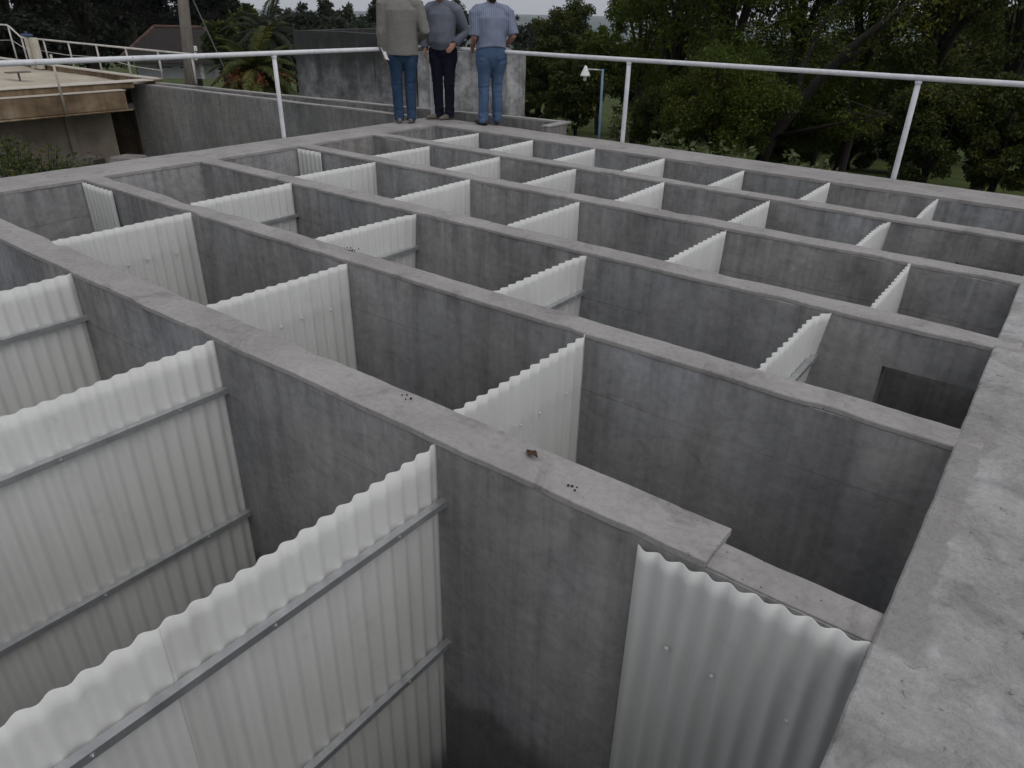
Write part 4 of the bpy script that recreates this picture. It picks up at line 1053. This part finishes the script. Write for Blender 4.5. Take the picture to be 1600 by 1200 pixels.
    def wr_t(c):
        f = .0
        for s in (1, -1):
            f = max(f, math.exp(-((c.z-knee[s].z)/.10)**2)*.6, math.exp(-((c.z-.12)/.09)**2)*1.2, math.exp(-((c.z-.86*k)/.08)**2)*.5)
        return .019*f*nz((c.x*1.0, c.y, c.z*2.2), 11, 3)+.006*nz((c.x, c.y, c.z*.5), 13, 5)
    remeshed(T, .011, 'trousers', leg_mat, body, 5, wr_t)
    # top
    S = MB(); o = .018+loose
    zz = hem*H
    S.tube([V(0, 0, zz), V(0, -.005-belly*.3, max(zz+.05, 1.06*k)), V(0, -belly*.25, 1.16*k), V(0, 0, 1.28*k), V(0, .008, 1.40*k), V(0, .01, 1.48*k), V(0, .01, 1.53*k)],
           [(.168*g+o, .125*g+o+belly*.35), (.165*g+o, .122*g+o+belly*.6), (.163*g+o, .118*g+o+belly*.5), (.178*g+o, .122*g+o), (.192*g+o*.8, .112*g+o), (.155*g, .082*g+o*.6), (.078, .076)], 22, flat=V(1, 0, 0))
    for s in (1, -1):
        S.ell(sh[s]+V(-.035*s, 0, -.02), (.085+o*.5, .082+o*.5, .085+o*.4))
        S.tube([V(.03*s, .01, 1.525*k), V(.10*s, .01, 1.50*k), sh[s]+V(-.02*s, 0, .005)], [(.07, .075), (.07, .08), (.065+o*.3, .075+o*.3)], 14, round_caps=True)
    for s in (1, -1):
        el, wr = arms[s][0], arms[s][1]
        if sleeve == 'long': S.tube([sh[s]-V(.06*s, 0, 0), sh[s]+V(.015*s, 0, -.03), sh[s].lerp(el, .5), el, el.lerp(wr, .5), el.lerp(wr, .94)], [.07+o*.5, .074+o*.5, .066+o*.5, .056+o*.6, .050+o*.6, .043+o*.5], 14, round_caps=False)
        else: S.tube([sh[s]-V(.06*s, 0, 0), sh[s]+V(.015*s, 0, -.03), sh[s].lerp(el, .5), sh[s].lerp(el, .92)], [.07+o*.4, .076+o*.4, .072+o*.5, .074+o*.6], 14)
    if collar: S.tube([V(0, .01, 1.51*k), V(0, .008, 1.555*k)], [.085, .072], 16)
    def wr_s(c): return .007*nz((c.x*1.2, c.y, c.z*.55), 8, 7)+.004*nz((c.x, c.y, c.z), 15, 9)*(1.4 if abs(c.x) > .2*g else .6)
    remeshed(S, .010, top_name, top_mat, body, 4, wr_s)
    # shoes
    for s, fy in ((1, foot_yaw[0]), (-1, foot_yaw[1])):
        a = ank[s]; d = Matrix.Rotation(fy, 3, 'Z') @ V(0, -1, 0); sd = V(-d.y, d.x, 0); c = V(a.x, a.y, 0)
        Q = MB(); Q.tube([c-d*.075+V(0, 0, .045), c-d*.02+V(0, 0, .05), c+d*.07+V(0, 0, .042), c+d*.15+V(0, 0, .034), c+d*.195+V(0, 0, .028)], [(.036, .042), (.040, .055), (.044, .045), (.044, .033), (.030, .024)], 14, flat=sd, round_caps=True)
        Q.v = [(x, y, max(z, .004)) for x, y, z in Q.v]
        remeshed(Q, .008, 'shoe', shoe_mat, body, 2)
    return body

FA, FC, FB = at(634, 192, z=0), at(766, 195.5, z=0), at(696, 186, z=0)
def unit(x, y): l = math.hypot(x, y); return (x/l, y/l)
# man with his back turned, arms forward, long cardigan
person('man with his back turned in a long olive grey cardigan and blue jeans', (FA.x, FA.y, 0), unit(-.72, .69), 1.94, M_CARD, M_JEANA, M_SHOE, M_HAIRG,
       {1: (V(.275, .03, 1.20), V(.265, -.02, .965), V(-.05, -.12, -1), V(-1, 0, 0), V(0, -1, 0), .35),
        -1: (V(-.33, .06, 1.24), V(-.24, -.18, 1.13), V(.45, -.9, -.25), V(.5, .2, -.8), V(0, 0, 1), .4)},
       {1: (.095, 0), -1: (-.09, .0)}, girth=1.16, sleeve='long', hem=.475, top_name='cardigan', loose=.022, foot_yaw=(.1, -.2), collar=False)
# man facing the camera
person('man facing the camera in slate blue pullover and navy trousers, hand at his hip', (FB.x, FB.y-.02, 0), unit(.45, -.90), 1.86, M_SHIRTB, M_NAVY, M_SHOE, M_HAIRG,
       {1: (V(.35, .05, 1.22), V(.205, -.10, 1.06), V(-.5, -.6, -.62), V(-.4, .5, -.2), V(0, -.3, 1), .35),
        -1: (V(-.30, .03, 1.20), V(-.25, -.08, .98), V(.05, -.2, -1), V(1, 0, 0), V(0, -1, 0), .35)},
       {1: (.085, 0), -1: (-.085, .0)}, girth=1.12, sleeve='long', hem=.565, top_name='pullover', belly=.06, foot_yaw=(-.55, -1.0), head_turn=-.2)
# man in striped short-sleeved shirt
person('man seen from behind in a blue striped short sleeved shirt and faded jeans', (FC.x, FC.y+.02, 0), unit(-.80, .60), 1.84, M_STRIPE, M_JEANC, M_SHOEB, M_HAIRD,
       {1: (V(.255, .02, 1.17), V(.235, -.20, 1.02), V(-.15, -1, -.25), V(-1, 0, 0), V(0, 0, 1), .4),
        -1: (V(-.30, .08, 1.19), V(-.235, -.13, 1.06), V(.5, -.8, -.3), V(.4, .5, -.3), V(0, 0, 1), .4)},
       {1: (.12, .0), -1: (-.095, -.02)}, girth=1.2, sleeve='short', hem=.552, top_name='shirt', belly=.05, foot_yaw=(.35, -.25))
# sheet of paper in the first man's hand
h = at(601, 84, d=11.35); mb = MB(); d1 = (rt*.25-Vector((0, 0, 1))).normalized(); d2 = (rt*.8+fw*.6).normalized()
n = 6
for s in (0, .0015):
    for i in range(n+1):
        for j in range(n+1):
            u, v = i/n-.5, j/n-.5; p = d1*u*.16+d2*v*.075+d1.cross(d2)*(.02*math.sin(u*3)+.02*v*v*4+s); mb.v.append(tuple(p))
W = (n+1)
for i in range(n):
    for j in range(n):
        a = i*W+j; mb.f.append([a, a+1, a+W+1, a+W]); mb.m.append(0); a += W*W; mb.f.append([a, a+W, a+W+1, a+1]); mb.m.append(0)
PAP = mb.build('paper', M_PAPER, loc=h, smooth=True); tag(PAP, 'folded white paper held by the man in the cardigan', 'paper')

# ------------------------------------------------------------------ air
hm = bpy.data.materials.new('air'); hm.use_nodes = True; ht = hm.node_tree; ht.nodes.clear()
ho = ht.nodes.new('ShaderNodeOutputMaterial'); hv = ht.nodes.new('ShaderNodeVolumePrincipled')
hv.inputs['Color'].default_value = (.86, .90, .96, 1); hv.inputs['Density'].default_value = .00014; hv.inputs['Anisotropy'].default_value = .2
ht.links.new(hv.outputs[0], ho.inputs['Volume'])
mb = MB(); mb.box((-4300, -4300, -42), (4300, 4300, 32)); mb.build('haze', hm, kind='stuff')

# ------------------------------------------------------------------ light
SUN_AZ, SUN_EL = R(100), R(56)       # azimuth from +y towards +x
w = bpy.data.worlds.new('World'); SC.world = w; w.use_nodes = True; nt = w.node_tree; nt.nodes.clear()
out = nt.nodes.new('ShaderNodeOutputWorld'); bg = nt.nodes.new('ShaderNodeBackground'); sky = nt.nodes.new('ShaderNodeTexSky')
sky.sky_type = 'NISHITA'; sky.sun_disc = False; sky.sun_elevation = SUN_EL; sky.sun_rotation = SUN_AZ; sky.air_density = 1.0; sky.dust_density = 3.0
hs = nt.nodes.new('ShaderNodeHueSaturation'); hs.inputs['Saturation'].default_value = .18
mx = nt.nodes.new('ShaderNodeMix'); mx.data_type = 'RGBA'; mx.inputs[0].default_value = .72     # cloud deck over most of the sky
cl = nt.nodes.new('ShaderNodeTexNoise'); cl.inputs['Scale'].default_value = 2.2; cl.inputs['Detail'].default_value = 6
tc = nt.nodes.new('ShaderNodeTexCoord'); mp_ = nt.nodes.new('ShaderNodeMapping'); mp_.inputs['Scale'].default_value = (1, 1, 4.5)
nt.links.new(tc.outputs['Generated'], mp_.inputs[0]); nt.links.new(mp_.outputs[0], cl.inputs['Vector'])
rp = nt.nodes.new('ShaderNodeValToRGB'); rp.color_ramp.elements[0].position = .3; rp.color_ramp.elements[0].color = (3.7, 3.8, 4.15, 1); rp.color_ramp.elements[1].position = .7; rp.color_ramp.elements[1].color = (4.8, 4.9, 5.2, 1)
nt.links.new(cl.outputs['Fac'], rp.inputs[0])
nt.links.new(sky.outputs[0], hs.inputs['Color']); nt.links.new(hs.outputs[0], mx.inputs[6]); nt.links.new(rp.outputs[0], mx.inputs[7])
nt.links.new(mx.outputs[2], bg.inputs[0]); bg.inputs[1].default_value = .10; nt.links.new(bg.outputs[0], out.inputs[0])
sl = bpy.data.lights.new('sun', 'SUN'); sl.energy = .5; sl.angle = R(55); sl.color = (1, .97, .93)
so = bpy.data.objects.new('sun', sl); COL.objects.link(so)
sd = Vector((math.sin(SUN_AZ)*math.cos(SUN_EL), math.cos(SUN_AZ)*math.cos(SUN_EL), math.sin(SUN_EL)))
so.rotation_euler = sd.to_track_quat('Z', 'Y').to_euler()
vs = SC.view_settings; vs.view_transform = 'Standard'; vs.look = 'None'; vs.gamma = 1; vs.exposure = .48; vs.use_curve_mapping = False
SC.render.engine = 'CYCLES'; SC.cycles.max_bounces = 8; SC.cycles.diffuse_bounces = 4; SC.cycles.transparent_max_bounces = 8
